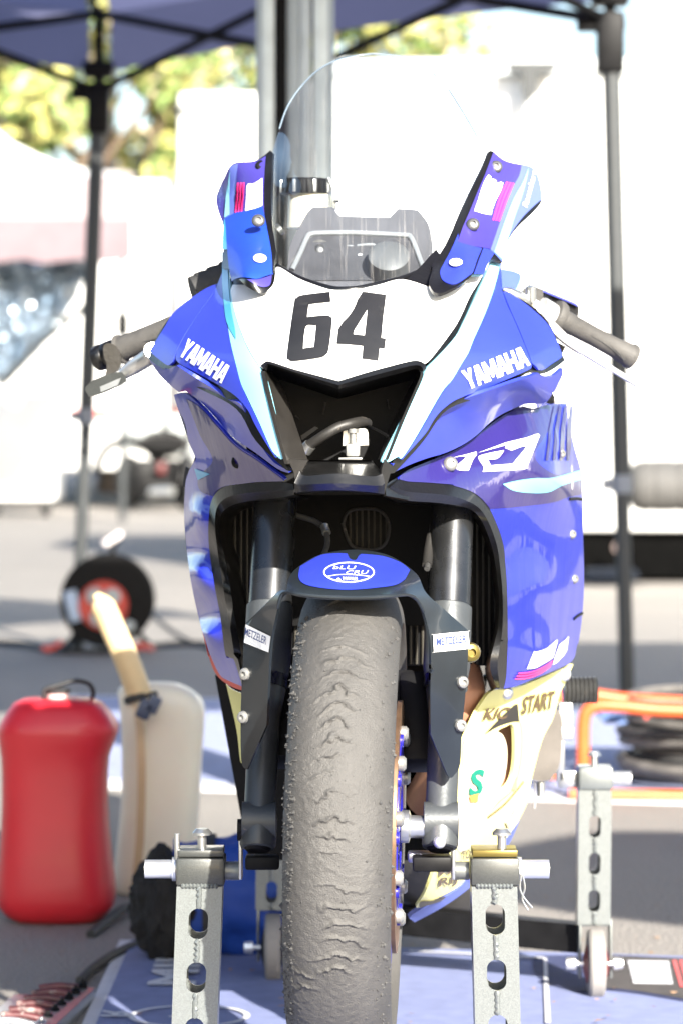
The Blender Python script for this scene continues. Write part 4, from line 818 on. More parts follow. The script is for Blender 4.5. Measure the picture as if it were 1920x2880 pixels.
# ---- rear wheel and swing arm
RW, rn = Vector((.175, 5.1, .38)), Vector((1, -.12, -.02)).normalized(); ry_ = Vector((.12, 1, 0)).normalized(); rz_ = rn.cross(ry_)
RWH = part('rear_wheel', lathe([(.03, -.08), (.03, .08)], RW, rn, 20), rimblue, B)
part('tyre', tyre_geo(RW, rn, ry_, rz_, .315, .088, False), tread, RWH, 60)
part('rim', join(lathe([(.2, -.07), (.222, -.075), (.2, 0), (.222, .075), (.2, .07)], RW, rn, 48, False)), rimblue, RWH)
for k in range(5):
    a = k*2*math.pi/5; d0 = ry_*math.cos(a)+rz_*math.sin(a); part('spoke', tube([RW+d0*.03, RW+d0*.21], [.016, .012], 8), rimblue, RWH)
for s in (-1, 1): part('swing_arm', tube([Vector((.12+.09*s, 4.5, .42)), RW+rn*(.12*s)], [.03, .022], 10), dullblack, B)

# ---- belly pan
bel = cM((1222,138,1),(1180,240,1),(1150,300),(1110,440),(1050,560),(1000,740),(975,850),(970,900),(920,1010),(850,1110),(780,1215),(640,1320),(560,1400),(360,1505,1),(340,1500),(400,1400),(470,1200),(500,1000),(540,720),(620,530),(680,400),(740,310),(775,282,1),(900,268),(1000,232),(1100,188),(1150,165))
hole = cM((800,515),(840,490),(882,482),(892,600),(882,740),(850,820),(795,850,1),(835,760),(850,640),(835,560))
BEL = sheet('belly_pan', bel, FB, yellow, B, [hole], step=13)
sheet('cream_graphic', cM((610,560),(720,540),(800,520),(835,560),(848,640),(835,760),(795,850,1),(800,890,1),(720,1010,1),(640,1160),(570,1180),(560,1000),(600,780)), FB, cream, BEL, thick=0, off=.0008)
part('vent_rim', join(strip(lf(FB, smooth(cM((720,530,1),(800,478),(882,455),(928,480),(932,640),(905,790),(870,860),(800,920),(722,1008,1)), False), -.001), lf(FB, smooth(cM((722,532,1),(805,492),(868,480),(905,505),(908,640),(885,770),(850,830),(795,860),(724,1004,1)), False), .012))), brownblk, BEL)
sheet('dark_graphic', cM((720,530,1),(790,455),(880,370),(905,362,1),(915,460,1),(880,460),(800,485)), FB, brownblk, BEL, thick=0, off=.0012)
part('vent_inside', slab(cM((780,480,1),(900,480,1),(905,840,1),(780,860,1)), Flat(4.15), .01), tanp, B)
sheet('belly_edge', cM((920,1012),(850,1115),(780,1222),(640,1330),(560,1412),(345,1530),(300,1568,1),(330,1590,1),(480,1510),(610,1420),(760,1290),(860,1150)), Off(FB, .004), lilac, B, thick=.006)
sheet('belly_tip', cM((355,1505,1),(365,1470),(430,1465),(500,1440),(470,1470)), FB, brassy, BEL, thick=0, off=.001)
lettering('START', cM((918,420))[0], (88,-17), (8,-52), FB, brownink, BEL, .003, .03)
lettering('KIC', cM((700,450))[0], (66,-4), (14,-34), FB, brownink, BEL, .003, .03)
lettering('S', cM((622,880))[0], (38,-4), (10,-76), FB, greenink, BEL, .003, .03)
sheet('orange_block', cM((626,875,1),(678,860,1),(672,910,1),(632,910,1)), FB, orangeink, BEL, thick=0, off=.0034)
lettering('TOR', cM((580,1235))[0], (36,-8), (3,-26), FB, brownink, BEL, .003, .02)
lettering('RIJ', cM((450,1400))[0], (52,-12), (6,-32), FB, brownink, BEL, .003, .02)
lettering('M', cM((455,1325))[0], (34,-8), (4,-26), FB, brownink, BEL, .003, .02)
for s in ((845,298), (1172,195)): bolt('belly_bolt', *cM(s)[0], float(FB(*cM(s)[0]))-.002, .009, chrome, BEL, (.2, -1, .1), .006)
part('seam_line', tube(lf(FB, smooth(cM((740,1000,1),(830,930),(900,850),(940,800,1)), False), -.001), .0016, 6), brownink, BEL)
part('seam_line', tube(lf(FB, cM((885,958),(838,1030),(850,1062)), -.001), .0016, 6), brownink, BEL)
sheet('belly_pan', cN((1272,248,1),(1310,280),(1362,302,1),(1372,680,1),(1352,680),(1330,500)), Flat(4.0), yellow, B, label='yellow sliver of the belly pan on the far side')
# ---- engine cover, peg, linkage on the right
EC = part('engine_cover', loft([[P(x, y, Y) for x, y in smooth(cM((1100,420),(1140,400),(1158,470),(1150,680),(1105,775),(1060,795),(1000,790),(985,760),(1010,620),(1050,520)))] for Y in (4.42, 4.44, 4.6)]), enginem, B)
part('cover_bolt', lathe([(.006, 0), (.006, .02)], P(*cM((1040,800))[0], 4.42), (0, 0, -1), 10), steel, EC)
part('side_stand_lug', slab(cM((1002,800,1),(1012,800,1),(1010,950,1),(1002,950,1)), Flat(4.5), .01), steel, B)
pg = P(*cM((1165,285))[0], 4.62); pe = P(*cM((1358,283))[0], 4.62)
PEG = part('foot_peg', tube([pg, pe], .018, 20), dullblack, B)
for k in range(16):
    c = pg+(pe-pg)*((k+.5)/16)
    part('peg_knurl', lathe([(.018, -.0016), (.0205, 0), (.018, .0016)], c, pe-pg, 16), dustblack if k % 2 else steel, PEG)
part('gear_linkage', join(box(P(1588, 2028, 4.6), (.022, .02, .055)), box(P(1587, 2062, 4.6), (.026, .024, .02))), steel, B)

# ================================================================ PADDOCK STANDS
def post_shell(name, parent, x0, y0, x1, y1, w, Y, ztop, zbot, slots, slot_w, slot_h, mat, depth=None):
    """square tube with slotted holes through its front and back wall, leaning from (x0 top) to (x1 bottom) metres"""
    d = depth or w; t = .003
    def face(yy):
        m = Matrix()
        def xc(z): return x0+(x1-x0)*(ztop-z)/(ztop-zbot)
        outer = [(-w/2, ztop), (w/2, ztop), (w/2, zbot), (-w/2, zbot)]
        pts = list(outer); edges = [(0, 1), (1, 2), (2, 3), (3, 0)]; polys = []
        for zc in slots:
            q = [(slot_w/2*math.cos(a), zc+(slot_h/2-slot_w/2)*(1 if math.sin(a) >= 0 else -1)+slot_w/2*math.sin(a)) for a in np.linspace(.001, 2*math.pi+.001, 25)[:-1]]
            n0 = len(pts); pts += q; edges += [(n0+i, n0+(i+1) % 24) for i in range(24)]; polys.append(q)
        r = delaunay_2d_cdt([Vector(p) for p in pts], edges, [], 0, 1e-6); v2 = [tuple(v) for v in r[0]]
        tri = [f for f in r[2] if not any(bool(inside(q, np.mean([v2[i][0] for i in f]), np.mean([v2[i][1] for i in f]))) for q in polys)]
        V = [Vector((xc(z)+x, yy, z)) for x, z in v2]+[Vector((xc(z)+x, yy+t, z)) for x, z in v2]; n = len(v2)
        Fc = [tuple(f) for f in tri]+[tuple(i+n for i in f[::-1]) for f in tri]
        cnt = {(f[i], f[(i+1) % 3]) for f in tri for i in range(3)}
        Fc += [(j, i, i+n, j+n) for i, j in cnt if (j, i) not in cnt]
        return V, Fc
    def wall(sx):
        V = []
        for yy in (Y-d/2+t, Y+d/2-t):
            for z in (ztop, zbot):
                xc = x0+(x1-x0)*(ztop-z)/(ztop-zbot)
                for e in (0, -t): V.append(Vector((xc+sx*(w/2+e), yy, z)))
        return V, [(0, 4, 6, 2), (1, 3, 7, 5), (0, 2, 3, 1), (4, 5, 7, 6), (0, 1, 5, 4), (2, 6, 7, 3)]
    o = part(name, join(face(Y-d/2), face(Y+d/2-t), wall(-1), wall(1)), mat, parent, 25)
    zs = sorted(slots, reverse=True)
    def xc(z): return x0+(x1-x0)*(ztop-z)/(ztop-zbot)
    lim = [ztop]+[v for z in zs for v in (z+slot_h/2, z-slot_h/2)]+[zbot]
    for i in range(0, len(lim), 2):
        a, b = lim[i], lim[i+1]
        if a-b < .006: continue
        n = 9; q = [Vector((xc(z)+.0012*math.sin(z*900), Y-d/2-.0005, z)) for z in np.linspace(a, b, n)]
        part('weld_seam', tube(q, [.0022+.0012*(k % 2)+.0006*random.random() for k in range(n)], 8), mat, o)
    return o
FS = thing('front_stand', 'grey welded front paddock stand with slotted posts either side of the front tyre', 'paddock stand', (0, 3.76, 0))
for s, xt, xb, bx in ((-1, 461, 451, 'l'), (1, 1132, 1139, 'r')):
    Y = 3.76; X0 = (xt-784)/7187*Y; X1 = (xb-784)/7187*Y; X1 = X0+(X1-X0)*1.6
    zt = .87-(2030-985)/7187*Y
    zs = [.87-(v-985)/7187*Y for v in ((2115, 2238, 2365, 2492) if s < 0 else (2105, 2232, 2358, 2484))]
    po = post_shell('stand_post', FS, X0, 0, X1+(X1-X0)*.3, 0, .0545, Y, zt, .03, zs, .0235, .037, standm)
    part('weld_bead', tube([Vector((X0+t*.022, Y-.0275, zt+.001)) for t in np.linspace(-1, 1, 21)], [.0024+.0014*(k % 2) for k in range(21)], 8), standm, po)
    zb = .87-(1997-985)/7187*Y
    part('adaptor_block', box((X0+.001, Y, zb), (.058, .058, .033), bev=.003), blockm, FS)
    part('block_plate', box((X0+.001, Y+.002, zb+.0215), (.054, .05, .008), bev=.001), brassy if s > 0 else blockm, FS)
    part('clamp_bolt', lathe([(.0055, 0), (.0055, .018), (.0115, .018), (.0115, .021), (.007, .0255)], (X0+.004*s+.006, Y-.006, zb+.024), (0, 0, 1), 18), steel, FS)
    part('side_pin', join(tube([Vector((X0+s*.03, Y, zb)), Vector((X0+s*.067, Y, zb))], .0112, 24), tube([Vector((X0+s*.0295, Y, zb)), Vector((X0+s*.034, Y, zb))], .0145, 24)), chrome, FS)
    th = []
    for k in range(13): th += [(.0105, k*.0014), (.0118, k*.0014+.0007)]
    part('threaded_rod', lathe(th, (X0-s*.029, Y, zb-.002), (-s, 0, 0), 24), steel, FS)
    part('lift_bracket', box((X0-s*.049, Y-.02, zb+.026), (.0045, .03, .068), bev=.0015), steel, FS)
    if s > 0:
        part('split_pin', join(tube(sm3([Vector((X0+.034, Y-.015, zb-.004)), Vector((X0+.037, Y-.016, zb-.02)), Vector((X0+.034, Y-.016, zb-.034)), Vector((X0+.041, Y-.016, zb-.047))]), .0012, 6), tube(sm3([Vector((X0+.033, Y-.015, zb-.004)), Vector((X0+.031, Y-.016, zb-.02)), Vector((X0+.036, Y-.016, zb-.032)), Vector((X0+.046, Y-.016, zb-.044))]), .0012, 6)), steel, FS)
    else: part('bolt_tail', tube([Vector((X0-.028, Y-.005, zb+.012)), Vector((X0-.028, Y-.005, zb+.043))], .0035, 10), steel, FS)
    part('stand_foot', box((X1+(X1-X0)*.3, Y+.12, .03), (.05, .36, .04)), standm, FS)
part('cross_bar', box((-.01, Y+.27, .03), (.42, .045, .04)), standm, FS)

RS = thing('rear_stand', 'grey slotted rear stand on small grey castor wheels behind the motorcycle', 'paddock stand', (.38, 4.8, 0))
for s, xc_, Y in ((1, .387, 4.8), (-1, -.108, 4.95)):
    zt = .318; zs = [.87-(v-985)*Y/7187 for v in (1895, 1980, 2065)] if s > 0 else [.25, .2, .14]
    po = post_shell('stand_post', RS, xc_, 0, xc_-.002, 0, .05, Y, zt, .112, zs, .018, .034, standm)
    part('adaptor_block', box((xc_+.001, Y, zt+.0175), (.052, .052, .034)), standm, RS)
    part('clamp_bolt', lathe([(.0055, 0), (.0055, .016), (.011, .016), (.008, .022)], (xc_, Y, zt+.034), (0, 0, 1), 16), steel, RS)
    part('side_pin', tube([Vector((xc_+.026*s, Y, zt+.016)), Vector((xc_+.057*s, Y, zt+.016))], .0105, 20), chrome, RS)
    part('lift_hook', join(box((xc_-.04*s, Y, zt+.014), (.03, .01, .026)), box((xc_-.052*s, Y, zt+.07), (.014, .01, .12))), steel, RS)
    part('fork_plate', join(box((xc_-.023, Y-.005, .075), (.004, .04, .09)), box((xc_+.024, Y-.005, .075), (.004, .04, .09)), box((xc_, Y, .113), (.05, .05, .006))), standm, RS)
    wc = Vector((xc_-.0125, Y-.028, .0535))
    CW = part('castor_wheel', lathe([(.034, 0), (.05, .001), (.0535, .005), (.0535, .021), (.05, .025), (.034, .026)], wc, (1, 0, 0), 36), M('castor_rubber%d' % s, (.22, .21, .2), .7, bump=.1), RS)
    part('castor_hub', lathe([(.012, -.006), (.03, -.001), (.03, .027), (.012, .032)], wc, (1, 0, 0), 20), M('dull_red_hub', (.16, .03, .03), .5) if s > 0 else dullblack, CW)
    part('axle_bolt', join(lathe([(.009, -.032), (.01, -.024), (.01, -.018)], wc, (1, 0, 0), 8), lathe([(.01, .04), (.01, .046), (.008, .054)], wc, (1, 0, 0), 8), tube([wc+Vector((-.02, 0, 0)), wc+Vector((.045, 0, 0))], .004, 8)), chrome, RS)
part('cross_bar', loft([[Vector((x, Y+dy, z+dz)) for dy, dz in ((-.02, -.022), (.02, -.022), (.02, .022), (-.02, .022))] for x, Y, z in ((.362, 4.83, .085), (-.085, 5.02, .1))]), dullblack, RS, 20)

# ================================================================ FUEL CANS
def can(name, prof, Ybase, dep, mat, label, sup=3.2):
    """prof: (v row, left u, right u) in crop N; rounded-square plan"""
    rings = []; zb = CH-(1800+prof[-1][0]/2-HZ)/F*Ybase
    for v, l, r in prof:
        a, b = P(l/2, 1800+v/2, Ybase+.09), P(r/2, 1800+v/2, Ybase+.09); cx = (a.x+b.x)/2; hw = (b.x-a.x)/2; hd = hw*dep; z = max((prof[-1][0]-v)/2/F*(Ybase+.09), 0)
        rings.append([Vector((cx+hw*math.copysign(abs(math.cos(t))**(2/sup), math.cos(t)), Ybase+.09+hd*math.copysign(abs(math.sin(t))**(2/sup), math.sin(t)), z)) for t in np.linspace(0, 2*math.pi, 57)[:-1]])
    return rings
Yc = 5.45
rp = [(366,190,430),(370,130,520),(392,80,572),(430,50,608),(480,18,645),(525,-2,668),(560,-4,662),(620,2,640),(690,12,614),(780,16,606),(950,16,606),(1100,10,614),(1250,0,630),(1380,-8,645),(1470,-8,652),(1530,0,640),(1580,40,600),(1608,90,560),(1614,130,520)]
RC = thing('fuel_can', 'red plastic fuel can with pale neck and black hose loop', 'fuel can', P(165, 2600, Yc)*1)
RC.location = (P(165, 2610, Yc).x, Yc, 0)
body = part('can_body', loft(can('c', rp, Yc, .82, redpl, '')), redpl, RC, 60)
nk = P(163, 1981, Yc+.09)
part('can_neck', lathe([(.02, -.006), (.0205, .002), (.019, .004), (.02, .019), (.0185, .021)], nk, (0, 0, 1), 28), M('pink_neck', (.72, .5, .47), .45, ss=.2), RC)
part('can_cap', lathe([(.0215, .02), (.0225, .022), (.0225, .027), (.019, .029)], nk, (0, 0, 1), 28), rubber, RC)
part('vent_hose', tube(sm3([nk+Vector(q) for q in ((-.02, -.01, .0), (-.022, -.02, .026), (.0, -.02, .034), (.03, -.01, .042), (.055, 0, .036), (.062, .01, .018), (.055, .02, .0))]), .0042, 10), rubber, RC)
part('can_ridge', tube([P(x, 1800+1500/2, Yc+.09-.078) for x in (70, 110, 160, 210, 260)], .0015, 6), redpl, RC)
Yw = 5.78
wp = [(300,735,950),(304,715,985),(312,692,1015),(330,672,1055),(355,665,1095),(385,670,1128),(420,674,1146),(480,680,1153),(560,685,1150),(650,688,1142),(760,688,1135),(900,688,1128),(1000,682,1122),(1100,672,1116),(1250,655,1110),(1380,640,1106),(1450,640,1104),(1480,660,1090)]
WC = thing('fuel_jug', 'milky white fuel jug with long cream filler spout', 'fuel jug', (P(450, 2540, Yw).x, Yw, 0))
rg = can('w', wp, Yw, .8, jugpl, '')
part('jug_body', loft(rg), jugpl, WC, 60)
part('fuel_stripe', strip([P(u0/2, 1800+v/2, Yw+.09)+Vector((0, -d, 0)) for u0, v, d in ((760,350,.062),(780,480,.074),(788,700,.072),(786,900,.072),(778,1100,.074),(760,1300,.078),(745,1440,.078))],
     [P(u0/2, 1800+v/2, Yw+.09)+Vector((0, -d, 0)) for u0, v, d in ((800,350,.0625),(826,480,.0745),(834,700,.0725),(832,900,.0725),(826,1100,.0745),(808,1300,.0785),(795,1440,.0785))]), amber, WC)
sp = [P(x, y, Yw+.04) for x, y in ((392,1962),(382,1925),(352,1845),(318,1768),(296,1718),(282,1690),(275,1680),(268,1676))]
spp = sm3(sp, 8); rad = []
for i in range(len(spp)):
    t = i/(len(spp)-1); rr = .0235 if t < .62 else (.0235-(t-.62)/.18*.011 if t < .8 else .0125-(t-.8)/.2*.006)
    rad.append(rr*(1+.03*(i % 2)))
part('filler_spout', tube(spp, rad, 24), hosepl, WC, 80)
part('spout_tip', tube([P(282, 1695, Yw+.035), P(266, 1672, Yw+.035)], [.011, .006], 14), amber, WC)
part('spout_clamp', lathe([(.024, 0), (.0265, .002), (.0265, .012), (.024, .014)], P(391, 1972, Yw+.04), (-.3, .1, 1), 24), rubber, WC)
part('hanging_cap', join(box(P(408, 1996, Yw-.02), (.026, .03, .034), ry(25), .004), box(P(432, 1983, Yw-.02), (.022, .03, .032), ry(25), .004)), capblue, WC)
part('cap_strap', tube(sm3([P(414, 1962, Yw+.02), P(426, 1950, Yw+.02), P(440, 1950, Yw), P(436, 1975, Yw-.02)]), .003, 8), rubber, WC)

# ================================================================ CABLE REEL
Yr = 12.0; rc = P(300, 1690, Yr); rc.z = max(rc.z, .19)
RL = thing('cable_reel', 'black cable reel with red socket face on a low stand by the tent pole', 'cable reel', (rc.x, Yr, 0))
part('reel_drum', join(lathe([(.08, .0), (.178, .002), (.18, .006), (.178, .012), (.1, .014), (.1, .12), (.178, .122), (.18, .128), (.17, .13)], rc, (0, 1, 0), 48), ), dullblack, RL)
part('wound_cable', join(*[lathe([(.12+.01*math.sin(k), .02+k*.011), (.135, .026+k*.011), (.12, .031+k*.011)], rc, (0, 1, 0), 36, False) for k in range(9)]), rubber, RL)
fc = rc+Vector((-.012, -.004, -.018))
FP = part('socket_face', lathe([(.0, -.016), (.09, -.016), (.095, -.01), (.095, .004)], fc, (0, 1, 0), 40), redrf, RL)
sok = M('socket_grey', (.38, .42, .42), .5)
for a in (130, 45, 250): part('socket', lathe([(0, -.026), (.03, -.026), (.033, -.022), (.033, -.012)], fc+Vector((.05*math.cos(R(a)), 0, .05*math.sin(R(a)))), (0, 1, 0), 24), sok, FP)
part('rating_label', box(rc+Vector((-.128, -.003, -.02)), (.05, .004, .12), ry(-14), .001), M('pale_blue_label', (.42, .52, .66), .5), RL)
part('crank_knob', lathe([(.02, 0), (.022, -.03), (.015, -.034)], rc+Vector((.09, -.002, -.095)), (0, 1, 0), 20), sok, RL)
part('reel_frame', join(tube(sm3([rc+Vector(q) for q in ((-.17, .06, -.19), (-.13, .06, -.14), (0, .06, 0), (.02, .06, .2), (.05, .06, .235))]), .011, 10), tube(sm3([rc+Vector(q) for q in ((.17, .06, -.19), (.13, .06, -.14), (0, .06, 0))]), .011, 10)), dullblack, RL)
part('carry_handle', box(rc+Vector((.02, .05, .235)), (.085, .03, .03), ry(-32), .01), M('pale_handle', (.6, .55, .55), .5), RL)
for x in (-.2, .15): part('stand_foot', join(box(rc+Vector((x, 0, -.175)), (.07, .05, .02), ry(-30 if x < 0 else 20), .006), box(rc+Vector((x-.03, -.02, -.18)), (.03, .05, .02), None, .004)), redrf, RL)

# ================================================================ BAG, CABLES, TOOLS
bg0 = Vector((-.275, 5.16, .098))
rings = []
for i, x in enumerate(np.linspace(0, .29, 46)):
    rr = []
    for k in range(56):
        a = 2*math.pi*k/56; p0 = Vector((x*9, math.cos(a)*1.7, math.sin(a)*1.7))
        w = .011*noise.noise(p0)+.006*math.sin(a*2+x*40+3*noise.noise(p0*1.7))*(.4+noise.noise(p0*.8))+.004*noise.noise(p0*4)
        e = 1-max(0, (x-.25)/.04)**2*.4; rr.append(bg0+Vector((x, math.cos(a)*(.088+w)*e, math.sin(a)*(.094+w)*e)))
    rings.append(rr)
BAG = thing('rolled_cover', 'blue nylon roll with a black crumpled end lying on the mat behind the front post', 'rolled cover', (-.2, 5.16, 0))
part('nylon_roll', loft(rings), cloth, BAG, 60)
for x0 in (.05, .2): part('tie_strap', loft([[bg0+Vector((x0+dx, math.cos(a)*.098, math.sin(a)*.104)) for a in np.linspace(0, 2*math.pi, 41)[:-1]] for dx in (0, .018)], False), rubber, BAG)
rings = []
for j in range(40):
    v = math.pi*j/39; rr = []
    for k in range(72):
        a = 2*math.pi*k/72; d = Vector((math.cos(v), math.sin(v)*math.cos(a), math.sin(v)*math.sin(a)))
        w = 1+.16*noise.noise(d*2.2)+.13*noise.noise(d*5.5)+.09*noise.noise(d*12)+.05*noise.noise(d*24)
        q = bg0+Vector((-.012, -.04, -.004))+Vector((d.x*.058*w, d.y*.085*w, d.z*.09*w)); q.z = max(q.z, .004); rr.append(q)
    rings.append(rr)
part('crumpled_end', loft(rings), fuzz, BAG, 60)
def cable(name, pts, r, label, mat=rubber, cat='cable'):
    q = sm3(pts, 7); return solo(name, tube(q, r, 10), mat, label, cat, pts[0])
zc = lambda x, y, z=.008: (gp(x, y).x, gp(x, y).y, z)
cable('black_cable', [zc(225, 2775), zc(262, 2738), zc(320, 2700), zc(380, 2672), zc(440, 2650), zc(500, 2640)], .0075, 'thick black cable running from the tool tray over the mat corner')
cable('black_cable', [zc(255, 2640, .006), zc(300, 2612, .012), zc(345, 2590, .02), zc(380, 2570, .012)], .0085, 'short black cable between the red can and the crumpled roll')
cable('black_cable', [zc(-20, 1815), zc(80, 1822), zc(160, 1838), zc(300, 1840), zc(420, 1826), zc(540, 1818), zc(700, 1830)], .016, 'black cable lying on the asphalt below the cable reel')
cable('black_cable', [zc(430, 1735), zc(480, 1775), zc(540, 1812), zc(600, 1830)], .008, 'thin black cable trailing off to the right of the cable reel')

tr0, tr1 = gp(240, 2800), gp(120, 2960)
TT = thing('tool_rack', 'steel rack of dark red handled tools at the bottom left corner', 'tool rack', tuple(gp(150, 2860)))
pts2 = lambda u, v, Y: P(u/4, 2488+v/4, Y)
ta, tb = pts2(1070, 1165, 4.76), pts2(560, 1640, 4.38)
tl, tm = pts2(890, 1150, 4.80), pts2(400, 1640, 4.42)
part('rack_tray', join(loft([[ta, Vector((ta.x, ta.y, 0.001)), Vector((ta.x-.004, ta.y, 0.001)), ta+Vector((-.004, 0, 0))], [tb, Vector((tb.x, tb.y, 0.001)), Vector((tb.x-.004, tb.y, 0.001)), tb+Vector((-.004, 0, 0))]]),
     loft([[ta+Vector((-.004, .0, -.012)), ta+Vector((-.004, 0, -.016)), tl+Vector((-.1, .0, -.016)), tl+Vector((-.1, 0, -.012))], [tb+Vector((-.004, 0, -.012)), tb+Vector((-.004, 0, -.016)), tm+Vector((-.1, 0, -.016)), tm+Vector((-.1, 0, -.012))]]),
     loft([[ta, ta+Vector((0, 0, -.002)), ta+Vector((-.03, 0.004, -.002)), ta+Vector((-.03, .004, 0))], [tb, tb+Vector((0, 0, -.002)), tb+Vector((-.03, .004, -.002)), tb+Vector((-.03, .004, 0))]])), steel, TT, 20)
toolm = M('dark_red_grip', (.09, .022, .024), .5, 0, .15, .5, 40, dirt=(.28, .24, .22), dscale=50, dth=.55)
for k in range(8):
    u0, v0 = 440-k*85, 1172+k*61; u1, v1 = 905-k*78, 1158+k*72; Y = 4.76-.052*k
    a, b = pts2(u0, v0, Y), pts2(u1, v1, Y); m = (a+b)/2+Vector((0, 0, .0028))
    TG = part('tool_handle', tube(sm3([a, a*.85+b*.15+Vector((0, 0, .0015)), m, a*.15+b*.85, b]), [.003]+[.0056]*23+[.0054], 12), toolm if k < 6 else chrome, TT)
    part('handle_knob', join(lathe([(.0045, 0), (.007, .003), (.007, .011), (.0035, .013)], b+Vector((.004, -.002, -.004)), (0, -.2, 1), 14), lathe([(.0036, 0), (.0025, .003)], b+Vector((.004, -.004, .01)), (0, -.2, 1), 10)), dullblack if k < 6 else steel, TG)

# ================================================================ MATS
def gpoly(pts, z): return [Vector((gp(*p).x, gp(*p).y, z)) for p in pts]
def flatmesh(pts, z0, z1):
    A = [Vector((p.x, p.y, z1)) for p in pts]; Bv = [Vector((p.x, p.y, z0)) for p in pts]; n = len(A)
    return A+Bv, [tuple(range(n))]+[(i, (i+1) % n, (i+1) % n+n, i+n) for i in range(n)]
c0, c1 = Vector((-.375, 5.30, 0)), Vector((.95, 5.06, 0)); back = (c1-c0); dn = Vector((-.003, -1, 0))
MT = thing('paddock_mat', 'blue printed paddock mat under the front wheel with a white edge', 'mat', (.1, 4.4, 0))
mp = [c0, c1, c1+dn*2.9, c0+dn*2.9]
part('mat_edge', flatmesh(mp, 0.0005, .004), matwhite, MT)
inn = [c0+Vector((.022, -.022, 0)), c1+Vector((-.02, -.016, 0)), c1+dn*2.88+Vector((-.02, 0, 0)), c0+dn*2.88+Vector((.022, 0, 0))]
part('mat_field', flatmesh(inn, .004, .008), matblue, MT)
def mprint(name, pts, mat, z=.0105): part(name, ([Vector((p.x, p.y, z)) for p in pts], [tuple(range(len(pts)))]), mat, MT)
sw = smooth([(1500,2705,1),(1500,2745),(1528,2778),(1580,2797),(1640,2808),(1680,2802),(1760,2808),(1840,2820),(1925,2835,1),(1925,2712,1),(1700,2702,1)])
mprint('shaded_swoosh', gpoly(sw, 0), matdark, .0095)  # printed swoosh; shade left of the castor is put into its navy
mprint('black_swoosh', gpoly(smooth([(1672,2704,1),(1660,2760),(1676,2795),(1700,2799),(1760,2803),(1840,2815),(1925,2830,1),(1925,2714,1)]), 0), matblk, .0105)
mprint('white_block', gpoly([(1764,2722),(1880,2724),(1892,2790),(1780,2788)], 0), matwhite, .0115)
for k in range(5): mprint('block_slit', gpoly([(1768+k*2,2738+k*10),(1884+k*2,2739+k*10),(1884+k*2,2740.2+k*10),(1768+k*2,2739.2+k*10)], 0), matblk, .0122)
for k in range(2): mprint('red_line', gpoly([(1890+k*19,2721),(1901+k*19,2721),(1922+k*19,2798),(1912+k*19,2798)], 0), matred, .0115)
mprint('white_line', gpoly([(1527,2715),(1537,2715),(1548,2900),(1532,2900)], 0), matwhite, .0115)
mprint('white_line', gpoly([(1150,2692),(1530,2712),(1530,2716),(1150,2696)], 0), matwhite, .0115)
cx_, cy_ = -.222, 4.575
ring = lambda r: [Vector((cx_+r*1.05*math.cos(a), cy_+r*1.0*math.sin(a), 0)) for a in np.linspace(0, 2*math.pi, 49)[:-1]]
A_, B_ = ring(.085), ring(.076)
part('white_ring', ([Vector((v.x, v.y, .0115)) for v in A_+B_], [(i, (i+1) % 48, (i+1) % 48+48, i+48) for i in range(48)]), matwhite, MT)
def ground_text(s, o, U, W, mat, z=.0115):
    V, Fc = glyphs(s, .03); part('mat_lettering', ([Vector((o[0]+a*U[0]+b*W[0], o[1]+a*U[1]+b*W[1], z)) for a, b in V], Fc), mat, MT)
ground_text('R', (-.352, 4.57), (.0, .05), (.042, 0), matwhite)
ground_text('MIL', (-.225, 4.83), (.0, .3), (-.075, .0), matwhite)
part('ring_mark', ([Vector((cx_+x, cy_+y, .0115)) for x, y in ((-.03, -.01), (.03, -.01), (.03, .0), (-.03, .0))], [(0, 1, 2, 3)]), matwhite, MT)
RM = thing('rear_mat', 'pale blue mat lying in the sun under the tent behind the motorcycle', 'mat', (.3, 8.6, 0))
part('mat_edge', flatmesh([Vector(p) for p in ((-.95, 10.2, 0), (1.9, 9.4, 0), (1.75, 7.0, 0), (-.75, 7.6, 0))], .0005, .004), matwhite, RM)
part('mat_field', flatmesh([Vector(p) for p in ((-.85, 10.1, 0), (1.8, 9.3, 0), (1.66, 7.12, 0), (-.66, 7.72, 0))], .004, .008), M('pale_blue_mat', (.26, .29, .43), .85, bump=.3, bs=300), RM)

# ================================================================ ORANGE RACK WITH COILED HOSE
OR = thing('hose_trolley', 'orange tubular trolley holding coils of dusty black hose', 'trolley', (.75, 7.4, 0))
def hoop(Y, x0, y0, ytop, x1): return sm3([P(x0, 2230, Y), P(x0, 2120, Y), P(x0+2, 2030, Y), P(x0+14, 1998, Y), P(x0+45, 1985, Y), P(x0+120, 1988, Y), P(x0+220, 1997, Y), P(x1, 2003, Y)], 7)
part('front_hoop', tube(hoop(7.3, 1639, 0, 0, 2050), .0155, 16), orange, OR)
part('rear_hoop', tube([v+Vector((0, .3, 0)) for v in sm3([P(1575, 2230, 7.3), P(1577, 2100, 7.3), P(1585, 2010, 7.3), P(1612, 1990, 7.3), P(1690, 1985, 7.3), P(1800, 1999, 7.3), P(2050, 2012, 7.3)])], .0155, 16), orange, OR)
part('gusset', slab([(1808,2008,1),(1832,2010,1),(1815,2026,1)], Flat(7.3), .02), redrf, OR)
part('base_tube', tube([P(1600, 2235, 7.3), P(2050, 2240, 7.3)], .014, 12), orange, OR)
for k in range(11):
    c = Vector((.93+.012*math.sin(k*2.1), 7.62+.02*math.cos(k*1.7), .025+k*.019)); r = .23+.025*math.sin(k*1.3)
    part('hose_coil', tube([c+Vector((r*math.cos(a), r*.9*math.sin(a), .006*math.sin(2*a+k))) for a in np.linspace(0, 2*math.pi, 49)], .0105+.001*(k % 3), 10), cablem if k % 3 else rubber, OR)
